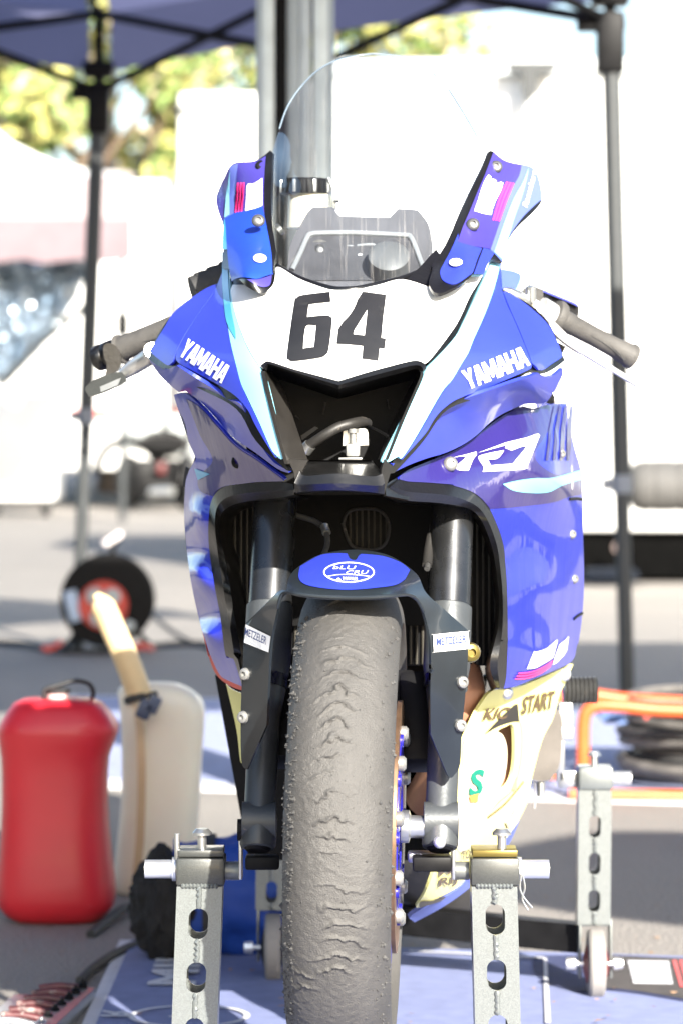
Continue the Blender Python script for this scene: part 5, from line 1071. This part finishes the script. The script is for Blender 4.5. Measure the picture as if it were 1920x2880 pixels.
part('folded_sheet', slab([(1690,2015,1),(1930,2012,1),(1930,2040,1),(1700,2035,1)], Flat(7.9), .3), M('blue_sheet', (.12, .2, .42), .7), OR)

# ================================================================ TENT
pR, pL = Vector((.93, 10.2, 0)), Vector((-1.03, 12.2, 0)); dv = (pL-pR); pv = Vector((-dv.y, dv.x, 0)).normalized()*dv.length
if pv.y > 0: pv = -pv
pL2, pR2 = pL+pv, pR+pv; eave = 2.24; ctr = (pR+pL2)/2
TENT = thing('tent', 'navy pop-up tent on grey steel poles with black scissor struts', 'tent', (ctr.x, ctr.y, 0))
def pole(p, lean, ztop, cutz):
    top = p+lean+Vector((0, 0, ztop)); bot = p.copy()
    mid = bot+(top-bot)*(cutz/ztop)
    o = part('tent_pole', tube([mid, top], .031, 16), polem, TENT)
    part('pole_leg', tube([bot, mid+(top-bot)*.05], .025, 16), polem, o)
    part('pole_joint', join(tube([mid-Vector((0, 0, .03)), mid+Vector((0, 0, .03))], .034, 12), box(mid+Vector((-.04, 0, 0)), (.05, .03, .04))), M('joint_grey', (.2, .22, .25), .5), o)
    part('corner_bracket', join(box(top+Vector((0, 0, -.08)), (.09, .09, .2), bev=.01), box(top+Vector((0, 0, .07)), (.12, .12, .06), bev=.01), box(top+Vector((-.03, 0, -.02)), (.16, .05, .05), bev=.008)), dullblack, o)
    part('pole_foot', box(bot+Vector((0, 0, .004)), (.12, .12, .006)), polem, o)
    part('mast_stub', tube([top, top+Vector((0, 0, .32))], [.02]*2, 10), dullblack, o)
    return top
tR = pole(pR, Vector((-.055, 0, 0)), 2.21, .69); tL = pole(pL, Vector((.085, 0, 0)), 2.2, .92)
tL2 = pole(pL2, Vector(), 2.24, .8); tR2 = pole(pR2, Vector(), 2.24, .8)
apex = Vector((ctr.x, ctr.y, 3.35))
cor = [tR, tL, tL2, tR2]
for i in range(4):
    a, b = cor[i]+Vector((0, 0, .04)), cor[(i+1) % 4]+Vector((0, 0, .04))
    e0 = (a-ctr*1).normalized(); out = ((a+b)/2-Vector((ctr.x, ctr.y, a.z))).normalized()
    n = 14; A, Bv, Cv = [], [], []
    for k in range(n+1):
        t = k/n; q = a*(1-t)+b*t+out*.06; sag = .02*math.sin(t*math.pi); A.append(q+Vector((0, 0, .03+.03*math.sin(t*math.pi)))); Bv.append(q+Vector((0, 0, .26-sag*0)))
        Cv.append(Bv[-1]*.5+apex*.5+Vector((0, 0, -.08)))
    part('canopy_valance', join(strip(A, Bv), strip(Bv, Cv), strip(Cv, [apex]*(n+1))), canopy, TENT, 80)
    h = .30
    for (p, q) in (((0, -.03), (.5, .27)), ((.0, .27), (.5, -.03)), ((.5, .27), (1, -.03)), ((.5, -.03), (1, .27))):
        u = a*(1-p[0])+b*p[0]+Vector((0, 0, p[1]-.02)); v = a*(1-q[0])+b*q[0]+Vector((0, 0, q[1]-.02))
        part('scissor_strut', tube([u, v], .017, 8), dullblack, TENT)
    part('roof_strut', tube([cor[i]+Vector((0, 0, .25)), apex+Vector((0, 0, -.1))], .015, 8), dullblack, TENT)
# pale print on the inside of the valance (seen in reverse), left and right of the far corner
def vprint(name, poly, a, b, z0, zs, off=.012):
    out = ((a+b)/2-Vector((ctr.x, ctr.y, a.z))).normalized(); V = []
    for u, w in poly:
        q = a*(1-u)+b*u+out*(.06-off); V.append(Vector((q.x, q.y, a.z+z0+w*zs)))
    part(name, (V, [tuple(range(len(V)))]), canprint, TENT)
a, b = cor[1]+Vector((0, 0, .04)), cor[2]+Vector((0, 0, .04))
for k in range(11): vprint('valance_letter', [(.175+k*.022, 0), (.192+k*.022, 0), (.192+k*.022, 1), (.175+k*.022, 1)], a, b, .06, .045)
for k in range(16): vprint('valance_letter', [(.18+k*.015, 0), (.19+k*.015, 0), (.19+k*.015, 1), (.18+k*.015, 1)], a, b, .13, .02)
vprint('valance_logo', [(.185, 0), (.41, 0), (.39, 1), (.21, 1)], a, b, .175, .08)
a, b = cor[0]+Vector((0, 0, .04)), cor[1]+Vector((0, 0, .04))
out = ((a+b)/2-Vector((ctr.x, ctr.y, a.z))).normalized()
for (r0, r1) in ((.1, .088), (.06, .05)):
    V = []
    for r in (r0, r1):
        for t in np.linspace(0, 2*math.pi, 33)[:-1]:
            u = .62+r*math.cos(t)/dv.length; q = a*(1-u)+b*u+out*.048; V.append(Vector((q.x, q.y, a.z+.13+r*1.25*math.sin(t))))
    part('valance_ring', (V, [(i, (i+1) % 32, (i+1) % 32+32, i+32) for i in range(32)]), canprint, TENT)

# ================================================================ ALUMINIUM POST
Yp = 7.4
def xs(d): return (d-784)/7187*Yp
PO = thing('awning', 'pale aluminium awning post of three ribs standing behind the windscreen, with an unseen roof added for shade', 'awning', (xs(676), Yp, 0))
for (l, r, y0, m) in ((588, 601, .012, alu), (601, 633, 0, M('alu_pale', (.58, .67, .72), .45, .1)), (657, 689, .02, alu), (689, 714, .012, M('alu_mid', (.42, .49, .55), .45, .1)), (720, 754, 0, MATS['alu_pale']), (754, 767, .012, alu)):
    part('post_rib', box(((xs(l)+xs(r))/2, Yp+.03+y0, 1.36), ((xs(r)-xs(l))*1.0, .06, 2.72), bev=.002), m, PO)
part('dark_seal', box(((xs(633)+xs(657))/2, Yp+.06, 1.36), (xs(657)-xs(633)+.003, .13, 2.7), bev=0), alud, PO)
part('dark_seal', box(((xs(714)+xs(720))/2, Yp+.06, 1.36), (xs(720)-xs(714)-.002, .05, 2.7), bev=0), alud, PO)
part('added_roof', box((.6, 5.85, 2.75), (7.5, 3.1, .04), rx(0), .01), canopy, PO)  # unseen roof added to shade the post and the ground behind
part('post_foot', box((xs(676), Yp+.05, .006), (.24, .2, .012)), alu, PO)

# ================================================================ TRAILERS, LEFT TENT, PARKED MACHINES
def wheel(name, c, d, r, w, parent, hub=None):
    o = part(name, lathe([(r*.55, -w/2), (r*.92, -w/2), (r, -w/4), (r, w/4), (r*.92, w/2), (r*.55, w/2)], c, d, 32), rubber, parent)
    part('wheel_hub', lathe([(.0, -w/2*.7), (r*.55, -w/2*.9), (r*.55, w/2*.9), (0, w/2*.7)], c, d, 24), hub or steel, o); return o
Yt = 17.6
TR = thing('white_trailer', 'long white enclosed trailer filling the right background', 'trailer', (2.9, 18.8, 0))
z = lambda d, Y: CH-(d-985)/7187*Y
x = lambda d, Y: (d-784)/7187*Y
zb, ztp = z(1222, Yt), z(172, Yt)
part('trailer_body', box((3.1, Yt+1.2, (zb+ztp)/2), (6.5, 2.4, ztp-zb), rz(-2), .03), trailw, TR)
part('roof_rail', box((3.1, Yt-.0, ztp+.05), (6.5, .08, .1), rz(-2), .01), M('rail_pale', (.7, .74, .75), .4, .3), TR)
for k in range(4): part('panel_seam', box((1.2+k*1.3, Yt-.005+(2.15-k*1.3)*.035, (zb+ztp)/2), (.012, .012, ztp-zb-.1), None, 0), trailw, TR)
part('under_shade', box((3.2, Yt+1.25, zb-.125), (6.2, 2.2, .28)), M('shade_black', (.004, .004, .004), .9, spec=0), TR)  # black box stands in for the shade under the trailer
for X in (2.4, 3.3): wheel('trailer_wheel', Vector((X, Yt+.35, .33)), (0, 1, 0), .33, .22, TR)
part('underframe', join(box((1.6, Yt+.9, .22), (1.6, 1.2, .14)), box((3.4, Yt+2.2, .2), (5.6, .1, .4))), dullblack, TR)
part('side_lamp', lathe([(0, -.012), (.035, -.008), (.035, .01)], P(1740, 1540, Yt-.1), (0, 1, 0), 16), M('lamp_pink', (.2, .15, .14), .4), TR)
part('tool_bag', box(P(1715, 1618, Yt-.1), (.3, .16, .08), rz(8), .03), M('slate_bag', (.03, .04, .06), .8), TR)
br = P(1500, 195, Yt-.15)
part('hinge_bracket', join(slab([(1425,172,1),(1575,172,1),(1560,198,1),(1510,200,1),(1508,265,1),(1485,290,1),(1472,262,1),(1470,200,1),(1432,198,1)], Flat(Yt-.15), .1)), M('bracket_grey', (.03, .034, .036), .6), TR)
SPT = thing('spare_wheel', 'grey ribbed spare tyre hung low on the white trailer side', 'spare tyre', tuple(P(1870, 1365, 16.4)))
rr = []
for u in np.linspace(0, 1, 40):
    X = 1765+u*260; h = 74*min(1, (1-(1-min(u, .16)/.16)**2)**.5*.6+.4)*(1-.05*(1 if int(u*39) % 5 == 0 else 0))
    rr.append((P(X, 1366, 16.4), h/F*16.4))
part('tyre_casing', tube([q[0] for q in rr], [q[1] for q in rr], 28), M('grey_tyre', (.075, .073, .07), .7, bump=.2), SPT)
part('mount_arm', box(P(1765, 1366, 16.6), (.1, .3, .1)), dullblack, SPT)

Yv = 34.0
VN = thing('white_van_trailer', 'white box trailer with red reflective tape and grey lower panels on the left', 'trailer', (-1.2, 35.3, 0))
part('box_body', box(((x(412, Yv)-.2)/2, Yv+1.3, (z(905, Yv)+z(212, Yv))/2), (-.2-x(412, Yv), 2.6, z(212, Yv)-z(905, Yv)), None, .04), trailw, VN)
part('low_body', box(((x(-260, Yv+.3)-.2)/2, Yv+1.7, (z(1080, Yv)+z(405, Yv))/2), (-.2-x(-260, Yv), 2.4, z(405, Yv)-z(1080, Yv)), None, .03), trailw, VN)
for k, (a0, a1) in enumerate(((150, 245), (305, 355), (385, 430), (475, 485))): part('reflector_strip', box(((x(a0, Yv)+x(a1, Yv))/2, Yv+.47, z(948, Yv)), (x(a1, Yv)-x(a0, Yv), .02, .1), None, .002), redrf, VN)
part('grey_panel', box((x(330, Yv), Yv+.46, z(995, Yv)), (.5, .03, .36), None, .01), trailg, VN)
part('grey_panel', box((x(420, Yv), Yv+.46, z(1000, Yv)), (.54, .03, .46), None, .01), trailg, VN)
part('door_gap', box((x(409, Yv), Yv+.4, z(800, Yv)), (.06, .04, 1.0), None, .004), brownp, VN)
part('door_gap', box((x(474, Yv), Yv-.03, z(800, Yv)), (.11, .02, 1.1), None, .004), brownp, VN)
part('roof_light', box((x(430, Yv), Yv-.03, z(252, Yv)), (.25, .05, .07), None, .01), polem, VN)
part('red_mark', slab([(552,362,1),(580,338,1),(584,345,1),(578,362,1),(556,366,1)], Flat(Yv-.02), .01), M('red_mark', (.7, .16, .1), .5), VN)
part('side_window', box((x(440, Yv), Yv+.43, z(770, Yv)), (.36, .02, .9), None, .004), trailw, VN)

def mc(xp, Y, base):
    MO = thing('parked_motorcycle', 'dark parked motorcycle standing in front of the white box trailer', 'motorcycle', (x(345, Y), Y, 0))
    c1, c2 = Vector((x(290, Y), Y+.5, .3)), Vector((x(432, Y), Y-.2, .3))
    for c, d in ((c1, (1, .5, 0)), (c2, (1, .35, 0))):
        w = part('wheel', lathe([(.2, -.05), (.27, -.06), (.3, 0), (.27, .06), (.2, .05)], c, d, 36, False), rubber, MO)
        part('wheel_disc', lathe([(.02, -.02), (.15, -.01), (.15, .01), (.02, .02)], c, d, 24), steel, w)
    part('engine', join(box((x(350, Y), Y+.1, .34), (.5, .5, .42), rz(20), .06), box((x(380, Y), Y, .24), (.5, .3, .16), rz(20), .04)), dullblack, MO)
    part('mudguard', tube(sm3([c1+Vector(q) for q in ((-.36, -.1, .1), (-.24, -.08, .36), (.05, 0, .44), (.36, .05, .2))]), [.1]*19, 10, True, .5), dullblack, MO)
    part('tank', loft([[Vector((x(375, Y)+.26*math.cos(t), Y+dy, .72+.15*math.sin(t)*s_)) for t in np.linspace(0, 6.28, 17)[:-1]] for dy, s_ in ((-.2, .5), (0, 1), (.3, .6))]), dullblack, MO)
    part('fork', tube([c2+Vector((-.06, -.1, 0)), c2+Vector((.05, .25, .75))], .035, 10), dustblack, MO)
    part('tail_lamp', box((x(375, Y), Y-.3, .46), (.08, .06, .12), None, .02), M('dark_red_lamp', (.12, .02, .02), .4), MO)
    part('exhaust', tube([Vector((x(330, Y), Y-.1, .2)), Vector((x(400, Y), Y-.35, .22))], .05, 14), chrome, MO)
mc(0, 33.0, 0)
CA = thing('white_cart', 'white box cart on small wheels at the left edge below the silver cover', 'cart', (x(60, 31), 31, 0))
Yk = 31.0
part('cart_body', box((x(20, Yk), Yk+.3, (z(905, Yk)+z(1150, Yk))/2), (x(130, Yk)-x(-90, Yk), .9, z(905, Yk)-z(1150, Yk)), None, .04), trailw, CA)
part('cart_slot', box((x(60, Yk), Yk-.005, z(972, Yk)), (.6, .02, .15), None, .01), M('slot_grey', (.3, .34, .35), .5), CA)
for X in (-10, 105): wheel('cart_wheel', Vector((x(X, Yk), Yk+.02, .14)), (1, .2, 0), .14, .07, CA)
for d_ in (1040, 1100): part('cart_ridge', box((x(30, Yk), Yk-.01, z(d_, Yk)), (.7, .02, .03), rx(5), .004), trailw, CA)

Ya = 27.0
LT = thing('maroon_tent', 'sunlit pop-up tent with white roof and faded maroon valance at left', 'tent', (x(-150, Ya), Ya+1.2, 0))
zl, zv0, zv1 = z(395, Ya), z(500, Ya), z(600, Ya)
xr = x(305, Ya); xl = x(-700, Ya)
A = [Vector((xl+(xr-xl)*t, Ya, zl-.05*math.sin(t*math.pi*3)**2)) for t in np.linspace(0, 1, 25)]
peak = Vector(((xl+xr)/2, Ya+1.3, z(170, Ya+1.3)))
roof = [[v.lerp(peak, s_)+Vector((0, 0, -.28*math.sin(s_*math.pi))) for v in A] for s_ in (0, .2, .4, .6, .8, 1)]
part('tent_roof', join(*[strip(roof[i], roof[i+1]) for i in range(5)]), whitec, LT, 80)
m1 = [Vector((v.x, Ya-.01, zv0+.004*math.sin(v.x*40))) for v in A]; m2 = [Vector((v.x, Ya-.02+.03*math.sin(v.x*21), zv1+.02*math.sin(v.x*13))) for v in A]
part('pale_band', strip(A, m1), M('pale_pink_band', (.3, .25, .26), .8, 0, 0, .06), LT, 80)
part('maroon_valance', strip(m1, m2), pinkc, LT, 80)
sd = [v+Vector((0, 0, 0)) for v in (A[-1], m1[-1], m2[-1])]
part('side_valance', strip(sd, [v+Vector((-.17, 2.4, .0)) for v in sd]), pinkc, LT, 80)
for X in (xl+.1, x(282, Ya+2.2)): part('tent_leg', tube([Vector((X, Ya+2.2 if X > xl+.2 else Ya+.1, 0)), Vector((X, Ya+2.2 if X > xl+.2 else Ya+.1, zl))], .035, 10), polem, LT)
part('leg_slider', box((x(282, Ya+2.2), Ya+2.2, z(745, Ya+2.2)), (.12, .12, .2), None, .01), dullblack, LT)
# silver crumpled cover hanging below the left tent
V, Fc = [], []; nx_, nz_ = 70, 50
for j in range(nz_+1):
    for i in range(nx_+1):
        u, v = i/nx_, j/nz_; dpx = -120+u*330-(v**1.5)*190*u; dpy = 585+v*290
        q = Vector((u*6, v*6, 0)); w = .2*noise.noise(q)+.1*noise.noise(q*2.3+Vector((5, 0, 0)))+.035*noise.noise(q*5)
        V.append(P(dpx*1.2245, dpy*1.2245, Ya+.5)+Vector((0, w+.25*v, 0)))
for j in range(nz_):
    for i in range(nx_): a0 = j*(nx_+1)+i; Fc.append((a0, a0+1, a0+nx_+2, a0+nx_+1))
solo('silver_cover', (V, Fc), foil, 'crumpled silver sheet hanging under the maroon tent at far left', 'tarpaulin', (x(40, Ya), Ya+.5, z(875, Ya)), ang=25)
solo('cover_pole', tube(px3([(240*1.0,860,Ya+.3),(120,960,Ya+.4),(0,1085,Ya+.5)]), .035, 10), polem, 'grey slanting bar along the lower edge of the silver sheet', 'pole', P(0, 1085, Ya+.5))

# ================================================================ TREES AND HILL
def tree(name, X, Y, h, cw, label, cols, seed, n=5200):
    rnd = random.Random(seed); T = thing(name, label, 'tree', (X, Y, 0), 'trees beyond the trailers')
    tp = [Vector((X, Y, 0)), Vector((X+.15, Y, h*.25)), Vector((X-.1, Y+.1, h*.5)), Vector((X+.1, Y, h*.85))]
    part('trunk', tube(sm3(tp, 4), [.26-.018*k for k in range(13)], 10), barkm, T)
    cl = []
    for k in range(26):
        a = rnd.uniform(0, 6.28); r = cw*math.sqrt(rnd.random()); zz = h*rnd.uniform(.22, 1.0); r *= (1-.55*abs(zz/h-.55))
        cl.append((Vector((X+r*math.cos(a), Y+r*.8*math.sin(a), zz)), rnd.uniform(.5, 1.15)*h*.1))
    for c, s_ in cl[:9]: part('limb', tube([Vector((X, Y, max(.15*h, c.z*.55))), c], [.07, .02], 6), barkm, T)
    for m, share in cols:
        V, Fc = [], []
        for i in range(int(n*share)):
            c, s_ = rnd.choice(cl); d = Vector((rnd.gauss(0, 1), rnd.gauss(0, 1), rnd.gauss(0, .8))); d = d.normalized()*s_*rnd.random()**.4
            p = c+d; s = rnd.uniform(.07, .17); u = Vector((rnd.gauss(0, 1), rnd.gauss(0, 1), rnd.gauss(0, 1))).normalized(); w = u.orthogonal().normalized()
            k = len(V); V += [p-u*s, p+w*s*.55, p+u*s, p-w*s*.55]; Fc.append((k, k+1, k+2, k+3))
        me = bpy.data.meshes.new('crown'); me.from_pydata([tuple(v) for v in V], [], Fc); o = link('crown', me, m, T); o['kind'] = 'stuff'
for i, (d, Y, h, cw, cols, lab) in enumerate(((60, 40, 7.5, 2.2, ((leafg, .5), (leafy, .4), (leafo, .1)), 'green and yellow tree left of the left tent pole'),
        (260, 42, 8.0, 2.3, ((leafg, .35), (leafy, .4), (leafo, .25)), 'tan and yellow tree directly behind the left tent pole'),
        (430, 44, 8.0, 2.4, ((leafg, .55), (leafy, .35), (leafo, .1)), 'yellow-green tree just left of the aluminium post'),
        (640, 46, 7.5, 2.2, ((leafg, .6), (leafy, .4)), 'green tree hidden mostly by the aluminium post'),
        (930, 48, 7.4, 1.9, ((leafg, .3), (leafy, .55), (leafo, .15)), 'yellow tree whose top shows above the white trailer'),
        (-180, 43, 8.0, 2.4, ((leafg, .6), (leafy, .4)), 'green tree at the far left edge'))):
    tree('autumn_tree', x(d, Y), Y, h, cw, lab, cols, 11+i)
V, Fc = [], []
for i in range(61):
    X = -90+180*i/60
    for k, (yy, hh) in enumerate(((140, 0), (150, .5), (170, 1))): V.append(Vector((X, yy, hh*(14+5*noise.noise((X*.03, 1.7, 0))+2*noise.noise((X*.12, 4, 0)))*(1 if X < 10 else max(.12, 1-(X-10)/30)))))
for i in range(60):
    for k in range(2): Fc.append((i*3+k, i*3+3+k, i*3+4+k, i*3+1+k))
tag(part('hill', (V, Fc), hillm), kind='structure')

# ================================================================ UNSEEN THINGS ADDED OUTSIDE THE FRAME (for ground shade and fairing reflections)
UM = thing('added_parasol', 'unseen round sunshade on a pole, added to shade the ground at right', 'added_parasol', (2.35, 1.85, 0))  # added off frame to cast the soft shade on the right ground
uc = Vector((2.35, 1.85, 0))
part('parasol_pole', tube([uc, uc+Vector((0, 0, 2.5))], .02, 12), polem, UM)
rg_ = [[uc+Vector((r*(1 if k % 2 else .97)*math.cos(k*math.pi/8), r*(1 if k % 2 else .97)*math.sin(k*math.pi/8), zz)) for k in range(16)] for r, zz in ((.6, 2.16), (.42, 2.33), (.2, 2.45), (.01, 2.5))]
part('parasol_canopy', loft(rg_, False), polem, UM, 20)
for k in range(8): part('parasol_rib', tube([uc+Vector((0, 0, 2.44)), uc+Vector((.57*math.cos(k*math.pi/4), .57*math.sin(k*math.pi/4), 2.15))], .006, 6), steel, UM)
part('parasol_base', lathe([(.22, 0), (.22, .04), (.05, .07)], uc, (0, 0, 1), 24), dullblack, UM)
VA = thing('added_van', 'unseen dark blue van added at left for the fairing reflections', 'van', (-3.9, 3.4, 0))  # added off frame so the left fairing has something dark to reflect
sec = [(-1.0,.35),(1.0,.35),(1.02,.9),(.98,1.3),(.85,2.05),(.7,2.2),(-.7,2.2),(-.85,2.05),(-.98,1.3),(-1.02,.9)]
vm = M('van_paint', (.02, .028, .05), .25, 0, .6)
part('van_body', loft([[Vector((-3.9+q[0]*k, Y, q[1] if q[1] < 1.3 else .9+(q[1]-.9)*h)) for q in sec] for Y, k, h in ((.6, .95, .15), (.75, 1, .35), (1.5, 1, .5), (2.2, 1, 1), (5.6, 1, 1), (5.75, .96, .97))]), vm, VA, 30)
for X in (-4.75, -3.05):
    for Y in (1.6, 4.8): wheel('van_wheel', Vector((X, Y, .33)), (1, 0, 0), .33, .22, VA)
part('side_window', box((-2.93, 2.9, 1.62), (.03, .8, .5), ry(-9), .01), dullblack, VA)

def flakes():
    V, Fc = [], []; rnd = random.Random(5)
    for i in range(170):
        X, Y = rnd.uniform(-.65, .8), rnd.uniform(4.4, 6.6); s_ = rnd.uniform(.003, .009); a = rnd.uniform(0, 6.28); k = len(V); zz = .0125 if (-.36 < X < .93 and Y < 5.2) else .003
        for t, r in ((0, 1), (1.9, .45), (3.14, 1), (4.4, .5)): V.append(Vector((X+s_*r*math.cos(a+t), Y+s_*r*math.sin(a+t), zz+.003*rnd.random())))
        Fc.append((k, k+1, k+2, k+3))
    return V, Fc
o = part('leaf_litter', flakes(), M('dry_leaf', (.32, .2, .12), .8, 0, 0, .3), None); tag(o, 'dry brown leaf flakes scattered over the mat and asphalt', 'leaves', None, 'stuff')
VB = thing('added_van', 'unseen white van added at right for the fairing reflections', 'van', (6.2, 9.0, 0))  # added off frame so the right fairing has a bright shape to reflect
part('van_body', loft([[Vector((6.2+q[0]*k, Y, q[1] if q[1] < 1.3 else .9+(q[1]-.9)*h)) for q in sec] for Y, k, h in ((6.2, .95, .15), (6.35, 1, .35), (7.1, 1, .5), (7.8, 1, 1), (11.2, 1, 1), (11.35, .96, .97))]), trailw, VB, 30)
part('windscreen', box((6.2, 7.36, 1.62), (1.5, .03, .62), rx(-36), .01), dullblack, VB)
for X in (5.35, 7.05):
    for Y in (7.2, 10.4): wheel('van_wheel', Vector((X, Y, .33)), (1, 0, 0), .33, .22, VB)
